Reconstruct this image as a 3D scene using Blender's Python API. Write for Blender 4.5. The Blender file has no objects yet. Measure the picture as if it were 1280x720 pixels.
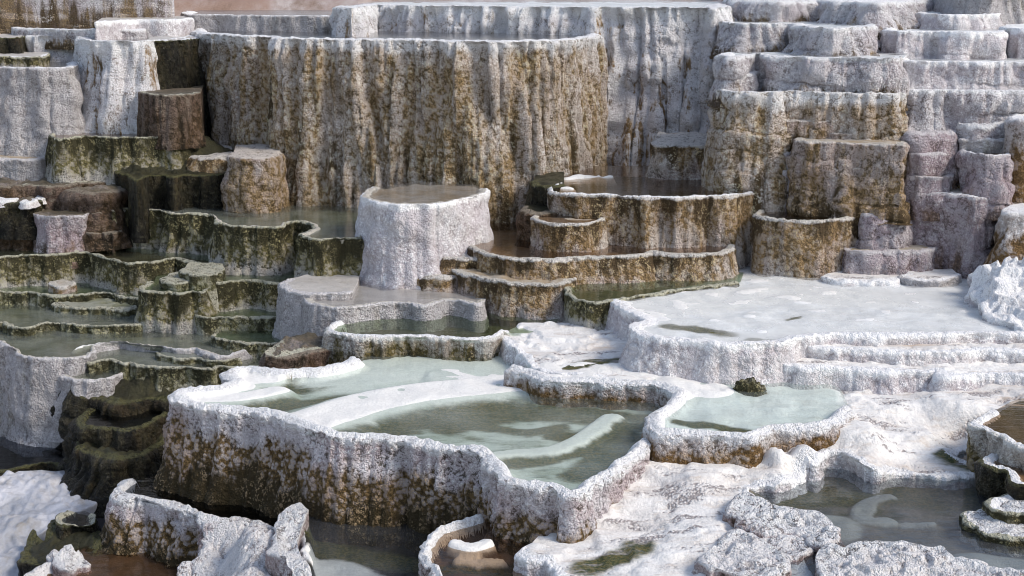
import bpy, math, random
import numpy as np
from mathutils import Vector
from mathutils.geometry import delaunay_2d_cdt

random.seed(7)
rng = np.random.default_rng(7)
scene = bpy.context.scene
COL = scene.collection

# ------------------------------------------------------------------ camera
H, FPX, PITCH = 6.0, 1800.0, math.radians(12.0)
cp, sp = math.cos(PITCH), math.sin(PITCH)
cam_d = bpy.data.cameras.new('camera')
cam = bpy.data.objects.new('camera', cam_d)
COL.objects.link(cam)
cam.location = (0, 0, H)
cam.rotation_euler = (math.pi / 2 - PITCH, 0, 0)
cam_d.sensor_width = 36.0
cam_d.lens = 36.0 * FPX / 1280.0
cam_d.clip_end = 2000.0
scene.camera = cam


def ray(u, v):
    a, b = u - 640.0, -(v - 360.0)
    return a, FPX * cp + b * sp, -FPX * sp + b * cp


def at(u, v, z):
    """the point at height z that lies on the sight line of a photo pixel"""
    dx, dy, dz = ray(u, v)
    t = (z - H) / dz
    return dx * t, dy * t


def z_at(u, v, Y):
    dx, dy, dz = ray(u, v)
    return H + Y * dz / dy


def up(zb, u, vf, vr, flare=0.05):
    return z_at(u, vr, at(u, vf, zb)[1] + flare)


def dn(zr, u, vr, vf, flare=0.1):
    return z_at(u, vf, at(u, vr, zr)[1] - flare)


# ------------------------------------------------------------------ noise
def _h(ix, iy, iz, s):
    n = (ix * 374761393 + iy * 668265263 + iz * 1440662683 + s * 1274126177) & 0xFFFFFFFF
    n = ((n ^ (n >> 13)) * 1274126177) & 0xFFFFFFFF
    n = ((n ^ (n >> 15)) * 2246822519) & 0xFFFFFFFF
    return n ^ (n >> 16)


def perlin(x, y, z, s=0):
    x = np.asarray(x, float); y = np.asarray(y, float); z = np.asarray(z, float)
    x, y, z = np.broadcast_arrays(x, y, z)
    xi = np.floor(x).astype(np.int64); yi = np.floor(y).astype(np.int64); zi = np.floor(z).astype(np.int64)
    fx, fy, fz = x - xi, y - yi, z - zi
    ux = fx * fx * fx * (fx * (fx * 6 - 15) + 10)
    uy = fy * fy * fy * (fy * (fy * 6 - 15) + 10)
    uz = fz * fz * fz * (fz * (fz * 6 - 15) + 10)
    out = 0
    for a in (0, 1):
        wx = ux if a else 1 - ux
        for b in (0, 1):
            wy = uy if b else 1 - uy
            for c in (0, 1):
                wz = uz if c else 1 - uz
                h = _h(xi + a, yi + b, zi + c, s)
                gx = (h & 255) / 127.5 - 1; gy = ((h >> 8) & 255) / 127.5 - 1; gz = ((h >> 16) & 255) / 127.5 - 1
                out = out + wx * wy * wz * (gx * (fx - a) + gy * (fy - b) + gz * (fz - c))
    return out * 1.25


def fbm(x, y, z, s=0, o=3):
    r, a = 0, 1.0
    for i in range(o):
        r = r + a * perlin(x * 2 ** i, y * 2 ** i, z * 2 ** i, s + 17 * i)
        a *= .5
    return r


def worley(x, y, z, s=0):
    xi = np.floor(x).astype(np.int64); yi = np.floor(y).astype(np.int64); zi = np.floor(z).astype(np.int64)
    best = np.full(x.shape, 9.0)
    for a in (-1, 0, 1):
        for b in (-1, 0, 1):
            for c in (-1, 0, 1):
                h = _h(xi + a, yi + b, zi + c, s)
                d = ((xi + a + (h & 1023) / 1023 - x) ** 2 + (yi + b + ((h >> 10) & 1023) / 1023 - y) ** 2
                     + (zi + c + ((h >> 20) & 1023) / 1023 - z) ** 2)
                best = np.minimum(best, d)
    return np.sqrt(best)


def sstep(a, b, x):
    t = np.clip((x - a) / (b - a), 0, 1)
    return t * t * (3 - 2 * t)


# ------------------------------------------------------------------ materials
class NT:
    def __init__(self, name):
        self.m = bpy.data.materials.new(name)
        self.m.use_nodes = True
        self.t = self.m.node_tree
        self.t.nodes.clear()
        self.out = self.t.nodes.new('ShaderNodeOutputMaterial')
        g = self.t.nodes.new('ShaderNodeNewGeometry')
        self.pos, self.inc = g.outputs['Position'], g.outputs['Incoming']

    def n(self, ty, **kw):
        nd = self.t.nodes.new(ty)
        for k, v in kw.items():
            if k.startswith('_'):
                setattr(nd, k[1:], v)
        return nd

    def put(self, sock, v):
        if isinstance(v, bpy.types.NodeSocket):
            self.t.links.new(v, sock)
        elif isinstance(v, (tuple, list)):
            sock.default_value = (*v, 1.0) if len(v) == 3 and len(sock.default_value) == 4 else v
        else:
            sock.default_value = v

    def math(self, op, a, b=0.0, c=0.0, clamp=False):
        nd = self.n('ShaderNodeMath', _operation=op, _use_clamp=clamp)
        self.put(nd.inputs[0], a); self.put(nd.inputs[1], b); self.put(nd.inputs[2], c)
        return nd.outputs[0]

    def mix(self, f, a, b):
        nd = self.n('ShaderNodeMix', _data_type='RGBA')
        self.put(nd.inputs[0], f); self.put(nd.inputs[6], a); self.put(nd.inputs[7], b)
        return nd.outputs[2]

    def noise(self, scale, detail=3.0, rough=.55, sx=1, sy=1, sz=1, off=0.0):
        mp = self.n('ShaderNodeMapping')
        self.put(mp.inputs[0], self.pos)
        mp.inputs['Scale'].default_value = (sx, sy, sz)
        mp.inputs['Location'].default_value = (off, off * 1.7, off * .6)
        nd = self.n('ShaderNodeTexNoise')
        self.put(nd.inputs['Vector'], mp.outputs[0])
        nd.inputs['Scale'].default_value = scale
        nd.inputs['Detail'].default_value = detail
        nd.inputs['Roughness'].default_value = rough
        return nd.outputs[0]

    def voro(self, scale, warp=.0):
        nd = self.n('ShaderNodeTexVoronoi', _feature='F1')
        if warp:
            w = self.n('ShaderNodeTexNoise')
            self.put(w.inputs['Vector'], self.pos)
            w.inputs['Scale'].default_value = scale * .7
            w.inputs['Detail'].default_value = 2
            ad = self.n('ShaderNodeVectorMath', _operation='MULTIPLY_ADD')
            self.put(ad.inputs[0], w.outputs['Color'])
            ad.inputs[1].default_value = (warp,) * 3
            self.put(ad.inputs[2], self.pos)
            self.put(nd.inputs['Vector'], ad.outputs[0])
        else:
            self.put(nd.inputs['Vector'], self.pos)
        nd.inputs['Scale'].default_value = scale
        return nd.outputs['Distance']

    def step(self, v, a, b):
        nd = self.n('ShaderNodeMapRange', _interpolation_type='SMOOTHSTEP')
        self.put(nd.inputs[0], v)
        self.put(nd.inputs[1], a); self.put(nd.inputs[2], b)
        return nd.outputs[0]

    def attr(self, name):
        nd = self.n('ShaderNodeAttribute', _attribute_name=name)
        return nd.outputs['Fac']

    def bump(self, h, strength, dist):
        nd = self.n('ShaderNodeBump')
        self.put(nd.inputs['Height'], h)
        nd.inputs['Strength'].default_value = strength
        nd.inputs['Distance'].default_value = dist
        return nd.outputs[0]

    def bsdf(self, col, rough, nor=None, spec=.4):
        b = self.n('ShaderNodeBsdfPrincipled')
        self.put(b.inputs['Base Color'], col)
        self.put(b.inputs['Roughness'], rough)
        b.inputs['Specular IOR Level'].default_value = spec
        if nor is not None:
            self.put(b.inputs['Normal'], nor)
        return b.outputs[0]

    def done(self, sh):
        self.t.links.new(sh, self.out.inputs['Surface'])
        return self.m


def rock_mat(name, white, stain, dark, lo=.45, hi=.6, sb=0.0, dlo=.6, dhi=.75, db=0.0, rimw=.12, rimc=(.82, .80, .80),
             tint=(.55, .42, .40), ta=.3, pit=.6, pitc=None, wet=0.0, off=0.0, sz=.12, rough=.8, grain=.9):
    """travertine: pale mineral, algae streaks that run down, shade painted into pits and light onto tips, a pale crest"""
    T = NT(name)
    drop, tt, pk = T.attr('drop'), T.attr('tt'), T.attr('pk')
    big = T.noise(.55, 3, .6, off=off)
    streak = T.noise(2.6, 4, .6, 1, 1, sz, off=off + 3)
    thin = T.noise(9, 3, .55, 1, 1, sz * .9, off=off + 7)
    med = T.noise(7, 4, .65, 1, 1, .4, off=off + 9)
    fine = T.noise(46, 3, .8, off=off)
    s = T.math('ADD', T.math('MULTIPLY', streak, .55), T.math('MULTIPLY', big, .25))
    s = T.math('ADD', s, T.math('MULTIPLY', thin, .2))
    s1 = T.math('ADD', s, T.math('MULTIPLY', T.math('SUBTRACT', tt, .5), sb))
    s1 = T.math('ADD', s1, T.math('MULTIPLY', T.math('SUBTRACT', med, .5), .22))
    f1 = T.step(s1, lo, hi)
    c = T.mix(T.math('MULTIPLY', T.step(T.noise(1.3, 3, .6, off=off + 21), .42, .62), ta), white, tint)
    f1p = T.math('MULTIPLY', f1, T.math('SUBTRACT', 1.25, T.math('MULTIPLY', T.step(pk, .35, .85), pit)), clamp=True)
    c = T.mix(f1p, c, stain)
    s2 = T.math('ADD', T.math('MULTIPLY', T.noise(3.4, 4, .6, 1, 1, sz, off=off + 40), .72), T.math('MULTIPLY', med, .28))
    s2 = T.math('ADD', s2, T.math('MULTIPLY', T.math('SUBTRACT', tt, .5), db))
    c = T.mix(T.step(s2, dlo, dhi), c, dark)
    # bump shading painted in: crevices darkened, tips lightened
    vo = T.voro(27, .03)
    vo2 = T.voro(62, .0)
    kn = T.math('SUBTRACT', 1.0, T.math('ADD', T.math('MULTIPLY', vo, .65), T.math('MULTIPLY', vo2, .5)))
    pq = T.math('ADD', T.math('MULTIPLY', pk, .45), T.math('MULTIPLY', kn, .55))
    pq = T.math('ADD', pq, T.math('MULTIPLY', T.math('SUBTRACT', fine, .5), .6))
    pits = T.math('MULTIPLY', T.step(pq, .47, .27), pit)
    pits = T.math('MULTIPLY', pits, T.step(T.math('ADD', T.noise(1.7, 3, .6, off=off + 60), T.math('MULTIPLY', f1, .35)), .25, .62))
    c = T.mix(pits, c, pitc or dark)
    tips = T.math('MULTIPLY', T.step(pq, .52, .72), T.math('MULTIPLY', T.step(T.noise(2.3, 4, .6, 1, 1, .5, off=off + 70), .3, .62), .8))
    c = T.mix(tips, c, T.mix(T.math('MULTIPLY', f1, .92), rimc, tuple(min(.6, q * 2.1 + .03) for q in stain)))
    # crest
    dn_ = T.math('ADD', drop, T.math('MULTIPLY', T.math('SUBTRACT', T.noise(3.2, 4, .65, 1, 1, .4, off=off + 5), .5), rimw * 3.0))
    rim = T.step(dn_, rimw * 1.15, rimw * .35)
    c = T.mix(T.math('MULTIPLY', rim, T.math('SUBTRACT', .92, T.math('MULTIPLY', pits, .8))), c, rimc)
    v = T.math('ADD', .55, T.math('MULTIPLY', fine, .9))
    hsv = T.n('ShaderNodeHueSaturation')
    T.put(hsv.inputs['Color'], c); T.put(hsv.inputs['Value'], v)
    bh = T.math('SUBTRACT', T.math('MULTIPLY', fine, .5), T.math('ADD', T.math('MULTIPLY', vo, .9), T.math('MULTIPLY', vo2, .7)))
    nor = T.bump(bh, grain, .035)
    r = rough
    if wet:
        r = T.math('SUBTRACT', rough, T.math('MULTIPLY', T.step(med, .4, .6), wet))
    return T.done(T.bsdf(hsv.outputs[0], r, nor, .2 + .12 * wet))


def floor_mat(name, a, b, c, sc=1.2, lo=.42, hi=.6, lo2=.55, hi2=.7, crust=(.82, .8, .77), off=0.0, sy=1.0, bumpd=.02, rough=.7, fleck=None):
    """bed of a pool or a crusted flat; 'cr' raises bare white mineral, 'al' algae"""
    T = NT(name)
    cr, al = T.attr('cr'), T.attr('al')
    n1 = T.noise(sc, 5, .62, 1, sy, 1, off=off)
    n2 = T.noise(sc * 2.7, 5, .65, 1, sy, 1, off=off + 11)
    n3 = T.noise(26, 3, .6, off=off)
    n4 = T.noise(70, 3, .7, off=off)
    col = T.mix(T.step(n1, lo, hi), a, b)
    col = T.mix(T.step(T.math('ADD', T.math('MULTIPLY', n2, .6), T.math('MULTIPLY', n1, .4)), lo2, hi2), col, c)
    n5 = T.noise(sc * 4.2, 5, .7, 1, sy * 1.3, 1, off=off + 31)
    vr = T.voro(sc * 3.4, .22)
    rib = T.math('MULTIPLY', T.step(vr, .34, .62), .35)
    col = T.mix(T.math('MULTIPLY', T.step(n5, .5, .68), .45), col, c)
    col = T.mix(T.math('MULTIPLY', rib, T.step(n1, .62, .4)), col, tuple(min(1, q * 1.25) for q in a))
    ag = T.step(T.math('ADD', al, T.math('MULTIPLY', T.math('SUBTRACT', n2, .5), 1.3)), .22, .95)
    col = T.mix(ag, col, T.mix(T.step(n3, .4, .6), (.042, .055, .018), (.125, .105, .036)))
    nz_ = T.math('ADD', T.math('SUBTRACT', n2, .5), T.math('MULTIPLY', T.math('SUBTRACT', n5, .5), .5))
    col = T.mix(T.step(T.math('ADD', cr, nz_), .25, .85), col, crust)
    vo = 0.0
    if fleck:
        gm = T.step(T.noise(1.5, 5, .65, 1, sy, 1, off=off + 50), .50, .66)
        vo = T.math('MULTIPLY', T.math('MULTIPLY', T.voro(27, .03), -1.6), T.math('ADD', .12, gm))
        pit = T.math('MULTIPLY', T.step(vo, -.45, -.95), .75)
        col = T.mix(T.math('MULTIPLY', gm, .55), col, fleck)
        col = T.mix(pit, col, (.26, .22, .21))
    v = T.math('ADD', .84, T.math('MULTIPLY', n3, .32))
    hsv = T.n('ShaderNodeHueSaturation')
    T.put(hsv.inputs['Color'], col); T.put(hsv.inputs['Value'], v)
    nor = T.bump(T.math('ADD', T.math('ADD', n3, vo), T.math('MULTIPLY', n4, .5)), .8, bumpd)
    return T.done(T.bsdf(hsv.outputs[0], rough, nor, .3))


def water_mat(name, tint, milk, milkc, rough=.06, rip=.25, msc=.9, spec=1.0):
    T = NT(name)
    n1 = T.noise(msc, 5, .6, 1, .8, 1)
    n2 = T.noise(5, 3, .55, .6, 1.6, 1)
    nor = T.bump(T.math('ADD', n2, T.math('MULTIPLY', T.noise(16, 2, .5, .7, 1.4, 1), .3)), rip, .03)
    tr = T.n('ShaderNodeBsdfTransparent')
    tr.inputs[0].default_value = (*tint, 1)
    df = T.n('ShaderNodeBsdfDiffuse')
    df.inputs[0].default_value = (*milkc, 1)
    m1 = T.n('ShaderNodeMixShader')
    T.put(m1.inputs[0], T.math('MULTIPLY', T.step(n1, .25, .75), milk, clamp=True))
    T.put(m1.inputs[1], tr.outputs[0]); T.put(m1.inputs[2], df.outputs[0])
    gl = T.n('ShaderNodeBsdfGlossy')
    gl.inputs['Roughness'].default_value = rough
    T.put(gl.inputs['Normal'], nor)
    dt = T.n('ShaderNodeVectorMath', _operation='DOT_PRODUCT')
    T.put(dt.inputs[0], nor)
    T.put(dt.inputs[1], T.inc)
    k = T.math('SUBTRACT', 1.0, T.math('ABSOLUTE', dt.outputs['Value']), clamp=True)
    fr = T.math('ADD', .02, T.math('MULTIPLY', .9, T.math('POWER', k, 5.0)))
    m2 = T.n('ShaderNodeMixShader')
    T.put(m2.inputs[0], T.math('MULTIPLY', fr, spec, clamp=True))
    T.put(m2.inputs[1], m1.outputs[0]); T.put(m2.inputs[2], gl.outputs[0])
    return T.done(m2.outputs[0])


# ------------------------------------------------------------------ mesh helpers
def mesh_obj(name, co, faces, mat, parent=None, attrs=None, smooth=True):
    me = bpy.data.meshes.new(name)
    co = np.asarray(co, float)
    if parent is not None:
        co = co - np.array(parent.location)
    me.from_pydata([tuple(c) for c in co], [], faces if isinstance(faces, list) else faces.tolist())
    for k, v in (attrs or {}).items():
        a = me.attributes.new(k, 'FLOAT', 'POINT')
        a.data.foreach_set('value', np.asarray(v, np.float32))
    if smooth:
        me.polygons.foreach_set('use_smooth', [True] * len(me.polygons))
    me.materials.append(mat)
    me.update()
    o = bpy.data.objects.new(name, me)
    COL.objects.link(o)
    if parent is not None:
        o.parent = parent
    return o


def empty(name, loc):
    o = bpy.data.objects.new(name, None)
    COL.objects.link(o)
    o.location = loc
    o.empty_display_size = .2
    return o


def tag(o, label, cat, group=None, kind=None):
    o['label'] = label
    o['category'] = cat
    if group:
        o['group'] = group
    if kind:
        o['kind'] = kind
    return o


def catmull(p, closed=False, k=10):
    p = np.asarray(p, float)
    n = len(p)
    out = []
    for i in range(n - 1):
        p0 = p[max(i - 1, 0)]; p1 = p[i]; p2 = p[i + 1]; p3 = p[min(i + 2, n - 1)]
        t = np.linspace(0, 1, k, endpoint=False)[:, None]
        out.append(.5 * ((2 * p1) + (-p0 + p2) * t + (2 * p0 - 5 * p1 + 4 * p2 - p3) * t ** 2 + (-p0 + 3 * p1 - 3 * p2 + p3) * t ** 3))
    out.append(p[-1:])
    return np.vstack(out)


def resample(p, s):
    d = np.hypot(*np.diff(p, axis=0).T)
    L = np.concatenate([[0], np.cumsum(d)])
    n = max(3, int(L[-1] / s) + 1)
    q = np.linspace(0, L[-1], n)
    return np.stack([np.interp(q, L, p[:, k]) for k in range(p.shape[1])], 1)


def seg_dist(P, Q):
    """distance of points P to polyline Q"""
    best = np.full(len(P), 1e9)
    if len(Q) > 160:
        Q = Q[np.unique(np.linspace(0, len(Q) - 1, max(160, len(Q) // 2)).astype(int))]
    A, B = Q[:-1], Q[1:]
    for a, b in zip(A, B):
        ab = b - a
        t = np.clip(((P - a) @ ab) / max(ab @ ab, 1e-12), 0, 1)
        d = P - (a + t[:, None] * ab)
        best = np.minimum(best, np.einsum('ij,ij->i', d, d))
    return np.sqrt(best)


def inside(P, R):
    x, y = P[:, 0], P[:, 1]
    c = np.zeros(len(P), bool)
    j = len(R) - 1
    for i in range(len(R)):
        xi, yi = R[i]; xj, yj = R[j]
        if yi != yj:
            c ^= ((yi > y) != (yj > y)) & (x < (xj - xi) * (y - yi) / (yj - yi) + xi)
        j = i
    return c


def idw(P, C):
    C = np.asarray(C, float)
    w = 0; s = 0
    for x, y, z in C:
        k = 1.0 / (((P[:, 0] - x) ** 2 + (P[:, 1] - y) ** 2) ** 2 + 1e-4)
        w = w + k; s = s + k * z
    return s / w


GRAIN = .05
RINGS = {}      # key -> (outline, height) for the terrain under the terraces
FEET = []
SEED = [0]
STATS = [0]


def grain_of(x, y, z, cell):
    w1 = worley(x / cell, y / cell, z / cell, 5)
    w2 = worley(x / (cell * 2.3), y / (cell * 2.3), z / (cell * 2.3), 9)
    g = .55 * (1 - np.clip(w1 / .85, 0, 1)) + .45 * (1 - np.clip(w2 / .85, 0, 1))
    return np.clip(g * 1.5, 0, 1)


def ragged(P, amp, s):
    x, y = P[:, 0], P[:, 1]
    return amp * (fbm(x * 1.3, y * 1.3, 0 * x, s, 2) * 1.0 + .55 * (np.abs(perlin(x * 4, y * 4, 0 * x, s + 3)) * 2 - .5) + .2 * perlin(x * 11, y * 11, 0 * x, s + 8))


def terrace(key, name, label, cat, front, back, z, zb, mat, top=None, rimmat=None, water=None, depth=.16, wl=.035,
            lipw=.16, lip_h=.0, flare=.15, flut=.07, fz=.28, lump=.05, grain=.022, cell=.06, rag=.05, fine=1.0, zs=None,
            relief=.02, feats=(), group=None, parts=None, wlabel=None, undercut=.0, steps=0, fpow=1.6, single=False, kind=None,
            topn='pool_floor', round_=.03, algae=(), tstep=0.0, pores=0.0):
    SEED[0] += 13
    sd = SEED[0]
    zc = z
    if zs is not None:
        C = np.array([(*at(u, v, zz), zz) for u, v, zz in zs])
        puv = np.array([(u, v) for u, v, _ in zs], float); pz = np.array([q[2] for q in zs])

        def zpx(u, v):
            w = 1 / (((puv[:, 0] - u) ** 2 + (puv[:, 1] - v) ** 2) ** 2 + 1e-2)
            return float((w * pz).sum() / w.sum())
        un = lambda p: np.array([at(u, v, zpx(u, v)) for u, v in p])
        base_z = lambda P: idw(P, C)
        zc = float(pz.mean())
    else:
        un = lambda p: np.array([at(u, v, z) for u, v in p])
        base_z = lambda P: np.full(len(P), z)
    F = un(catmull(front))
    dist = float(np.median(F[:, 1]))
    s = dist * .00088 / fine
    F = resample(F, s)
    B = resample(np.vstack([F[-1:], un(back), F[:1]]), max(s * 7, .12))[1:-1]
    ring = np.vstack([F, B])
    nf = len(F)
    area = .5 * np.sum(ring[:, 0] * np.roll(ring[:, 1], -1) - ring[:, 1] * np.roll(ring[:, 0], -1))
    if area < 0:
        ring = np.vstack([F[::-1], B[::-1]])
    # smoothed outward normals
    N = len(ring)

    def normals(R, k):
        tx = np.roll(R, -1, 0) - np.roll(R, 1, 0)
        n = np.stack([tx[:, 1], -tx[:, 0]], 1)
        n /= np.maximum(np.linalg.norm(n, axis=1, keepdims=True), 1e-9)
        for _ in range(k):
            n = (np.roll(n, 1, 0) + n + np.roll(n, -1, 0)) / 3
        n /= np.maximum(np.linalg.norm(n, axis=1, keepdims=True), 1e-9)
        return n
    nr = normals(ring, 6)
    isf = np.zeros(N); isf[:nf] = 1
    ring = ring + nr * (ragged(ring, rag, sd) * isf)[:, None]
    nr = normals(ring, 8)
    RINGS[key] = (ring[::3].copy(), zc if zs is None else None, zs and C)
    Fr = ring[:nf]

    def ztop(P, d):
        zz = base_z(P)
        nz = fbm(P[:, 0] * 2.2, P[:, 1] * 2.2, 0 * d, sd + 4, 3)
        if water:
            prof = depth * sstep(lipw * .35, lipw * 1.25, d + .06 * nz)
            fl = relief * 2.2 * nz
            e = np.zeros(len(P)); cr = np.zeros(len(P))
            for pl, w, hgt in feats:
                q = resample(np.array([at(u, v, z) for u, v in catmull(pl)]), .05)
                dd = seg_dist(P, q) + .12 * nz * min(w * 2, 1)
                k = 1 - sstep(w * .4, w, dd)
                e = np.maximum(e, k * hgt * (.96 + .07 * nz)); cr = np.maximum(cr, k)
            zz = zz - np.maximum(prof - e, -.03) + fl * sstep(0, lipw * 1.5, d) + lip_h * (1 - sstep(lipw * .4, lipw, d)) * sstep(0, lipw * .3, d)
        else:
            zz = zz + relief * (1.6 * nz + .8 * (np.abs(perlin(P[:, 0] * 6, P[:, 1] * 6, 0 * d, sd + 2)) * 2 - .5)) * sstep(0, .12, d + .02)
            cr = np.zeros(len(P))
            if pores:
                w1 = worley(P[:, 0] / pores, P[:, 1] / pores, 0 * d, sd)
                w2 = worley(P[:, 0] / pores / 2.3, P[:, 1] / pores / 2.3, 0 * d, sd + 1)
                zz = zz - pores * (.42 * sstep(.42, .12, w1) + .22 * sstep(.4, .1, w2)) * sstep(.03, .12, d)
            if tstep:
                q = zz / tstep + .9 * fbm(P[:, 0] * .9, P[:, 1] * .9, 0 * d, sd + 31, 3)
                fr = q - np.floor(q)
                zz = zz + (sstep(.62, .95, fr) - fr) * tstep * .85 * sstep(0, .25, d)
        zz = zz + (.02 * perlin(P[:, 0] * 5, P[:, 1] * 5, 0 * d, sd + 6) + .022 * perlin(P[:, 0] * 13, P[:, 1] * 13, 0 * d, sd + 7)) * (1 - sstep(0, lipw, d))
        return zz, cr
    dr = seg_dist(ring, Fr)
    dr[:nf] = 0
    ztr, _ = ztop(ring, dr)
    # ---- top surface
    x0, y0 = ring.min(0); x1, y1 = ring.max(0)
    gx = s * (1.6 if not water else 2.4); gy = s * (2.2 if not water else 4.0)
    nxg, nyg = int((x1 - x0) / gx) + 1, int((y1 - y0) / gy) + 1
    if nxg * nyg > 26000:
        k = math.sqrt(nxg * nyg / 26000); gx *= k; gy *= k
        nxg, nyg = int((x1 - x0) / gx) + 1, int((y1 - y0) / gy) + 1
    X, Y = np.meshgrid(x0 + gx * np.arange(nxg), y0 + gy * np.arange(nyg))
    G = np.stack([X.ravel(), Y.ravel()], 1) + rng.uniform(-.3, .3, (nxg * nyg, 2)) * (gx, gy)
    # extra rows near the crest
    ex = [Fr - nr[:nf] * (o * lipw) for o in (.12, .28, .48, .72, 1.0)]
    G = np.vstack([G] + [e[::2] + rng.uniform(-.3, .3, e[::2].shape) * s for e in ex])
    G = G[inside(G, ring)]
    dG = seg_dist(G, ring)
    G = G[dG > s * .55]
    V2 = [Vector(p) for p in ring] + [Vector(p) for p in G]
    ed = [(i, (i + 1) % N) for i in range(N)]
    vo, _, fo, *_ = delaunay_2d_cdt(V2, ed, [], 1, 1e-6)
    P = np.array([(v.x, v.y) for v in vo])
    dP = seg_dist(P, Fr)
    m = min(N, len(P))
    hit = np.hypot(*(P[:m] - ring[:m]).T) < 1e-4
    dP[:m] = np.where(hit & (isf[:m] > 0), 0.0, dP[:m])
    zz, cr = ztop(P, dP)
    gk = grain_of(P[:, 0], P[:, 1], zz * 0, cell)
    gm = .3 + 1.0 * sstep(-.35, .4, perlin(P[:, 0] * 1.4, P[:, 1] * 1.4, 0 * dP, 61))
    zz = zz + (gk - .4) * grain * .7 * gm * sstep(0, .04, dP) * (1.0 if not water else (1 - sstep(lipw * .8, lipw * 1.4, dP)))
    # keep the outline itself on the wall's first row
    zz[:m] = np.where(hit, ztr[:m], zz[:m])
    al = np.zeros(len(P))
    for pl, w in algae:
        q = resample(np.array([at(u, v, zc) for u, v in catmull(pl)]), .05)
        al = np.maximum(al, 1 - sstep(w * .3, w, seg_dist(P, q)))
    T3 = np.column_stack([P, zz])
    fo = np.array([f for f in fo if len(f) == 3], int).reshape(-1, 3)
    fa = P[fo]
    sg = (fa[:, 1, 0] - fa[:, 0, 0]) * (fa[:, 2, 1] - fa[:, 0, 1]) - (fa[:, 1, 1] - fa[:, 0, 1]) * (fa[:, 2, 0] - fa[:, 0, 0])
    fo = np.where((sg > 0)[:, None], fo, fo[:, ::-1])
    # ---- wall
    zbm = zb if zb is not None else zc - .4
    hgt = max(zc - zbm, .08)
    rows = max(5, int(hgt / s) + 1)
    r0 = min(round_, hgt * .4)
    na = 4
    tl = np.concatenate([np.zeros(na), np.linspace(0, 1, rows)])
    W = []; drop = []; tv = []; pkv = []
    yy = ring[:, 1]; xx = ring[:, 0]
    for i in range(na + rows):
        if i < na:
            a = (i + 0) / na * math.pi / 2
            off = r0 * math.sin(a); dz = r0 * (1 - math.cos(a)); t = 0.0
        else:
            t = tl[i]
            off = r0 + flare * t ** fpow - undercut * math.sin(min(t * 3, 1) * math.pi)
            dz = r0 + t * (hgt - r0)
        zr = ztr - dz * np.where(isf > 0, 1, 1)
        zr = zr if i < na else np.minimum(zr, ztr - r0)
        k = min(1.0, i / (na + 1.0))
        zq = zc - dz
        wrp = .25 * perlin(xx * .8, yy * .8, zq * .8 + 0 * xx, sd + 11)
        f1 = np.abs(perlin(xx * 1.5 + wrp, yy * 1.5 + wrp, zq * fz * 1.0 + 0 * xx, 21))
        f2 = np.abs(perlin(xx * 4.3, yy * 4.3, zq * fz * 2.2 + 0 * xx, 25))
        env = sstep(0, .3, dz) * (.35 + .9 * sstep(-.4, .35, perlin(xx * .7, yy * .7, zq * .45 + 0 * xx, 71)))
        disp = flut * (np.minimum(f1 * 3.2, 1.0) - .75) * (.35 + .65 * env) + flut * .5 * (np.minimum(f2 * 3, 1) - .6)
        disp = disp + lump * (perlin(xx * 1.9, yy * 1.9, zq * 1.9 + 0 * xx, 31) * 1.3 + .5 * perlin(xx * 4.5, yy * 4.5, zq * 4.5 + 0 * xx, 33))
        if steps:
            ph = (dz + .16 * fbm(xx * 1.3, yy * 1.3, 0 * xx, 41 + sd, 2)) * steps
            fr = ph - np.floor(ph)
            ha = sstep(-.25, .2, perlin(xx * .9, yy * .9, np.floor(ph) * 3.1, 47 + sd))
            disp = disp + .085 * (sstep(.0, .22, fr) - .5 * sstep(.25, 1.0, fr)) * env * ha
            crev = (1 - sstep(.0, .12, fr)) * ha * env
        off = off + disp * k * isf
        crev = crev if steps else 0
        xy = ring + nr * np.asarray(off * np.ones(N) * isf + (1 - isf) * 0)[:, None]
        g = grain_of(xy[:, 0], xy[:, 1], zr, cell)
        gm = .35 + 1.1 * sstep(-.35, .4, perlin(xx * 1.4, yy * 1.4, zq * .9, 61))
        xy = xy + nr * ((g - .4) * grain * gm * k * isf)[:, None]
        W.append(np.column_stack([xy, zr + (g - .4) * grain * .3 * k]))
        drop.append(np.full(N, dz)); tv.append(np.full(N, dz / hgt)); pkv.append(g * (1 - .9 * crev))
    W = np.vstack(W)
    R = na + rows
    idx = np.arange(R * N).reshape(R, N)
    a = idx[:-1]; b = np.roll(a, -1, 1); d = idx[1:]; c = np.roll(d, -1, 1)
    Q = np.stack([a, d, c, b], -1).reshape(-1, 4)
    base = (float(ring[:nf, 0].mean()), float(ring[:nf, 1].mean()), float(zbm))
    e = empty(name, base)
    tag(e, label, cat, group, kind)
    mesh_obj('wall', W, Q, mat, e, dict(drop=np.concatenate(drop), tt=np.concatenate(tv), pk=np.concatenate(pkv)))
    # top split into crest and bed
    fd = dP[fo].mean(1)
    msk = fd < lipw * (.9 if water else .6)
    for nm, mk, mt in (('rim', msk, rimmat or mat), (topn, ~msk, top or mat)):
        ff = fo[mk]
        if len(ff) == 0:
            continue
        us, inv = np.unique(ff, return_inverse=True)
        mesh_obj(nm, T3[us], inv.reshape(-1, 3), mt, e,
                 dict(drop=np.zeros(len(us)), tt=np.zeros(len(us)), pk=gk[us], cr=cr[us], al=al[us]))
    STATS[0] += len(W) + len(T3)
    # foot samples for the ground sheet
    for i in range(0, nf, max(1, nf // 14)):
        FEET.append((ring[i, 0] + nr[i, 0] * (flare + .15), ring[i, 1] + nr[i, 1] * (flare + .15), zbm + .25))
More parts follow.
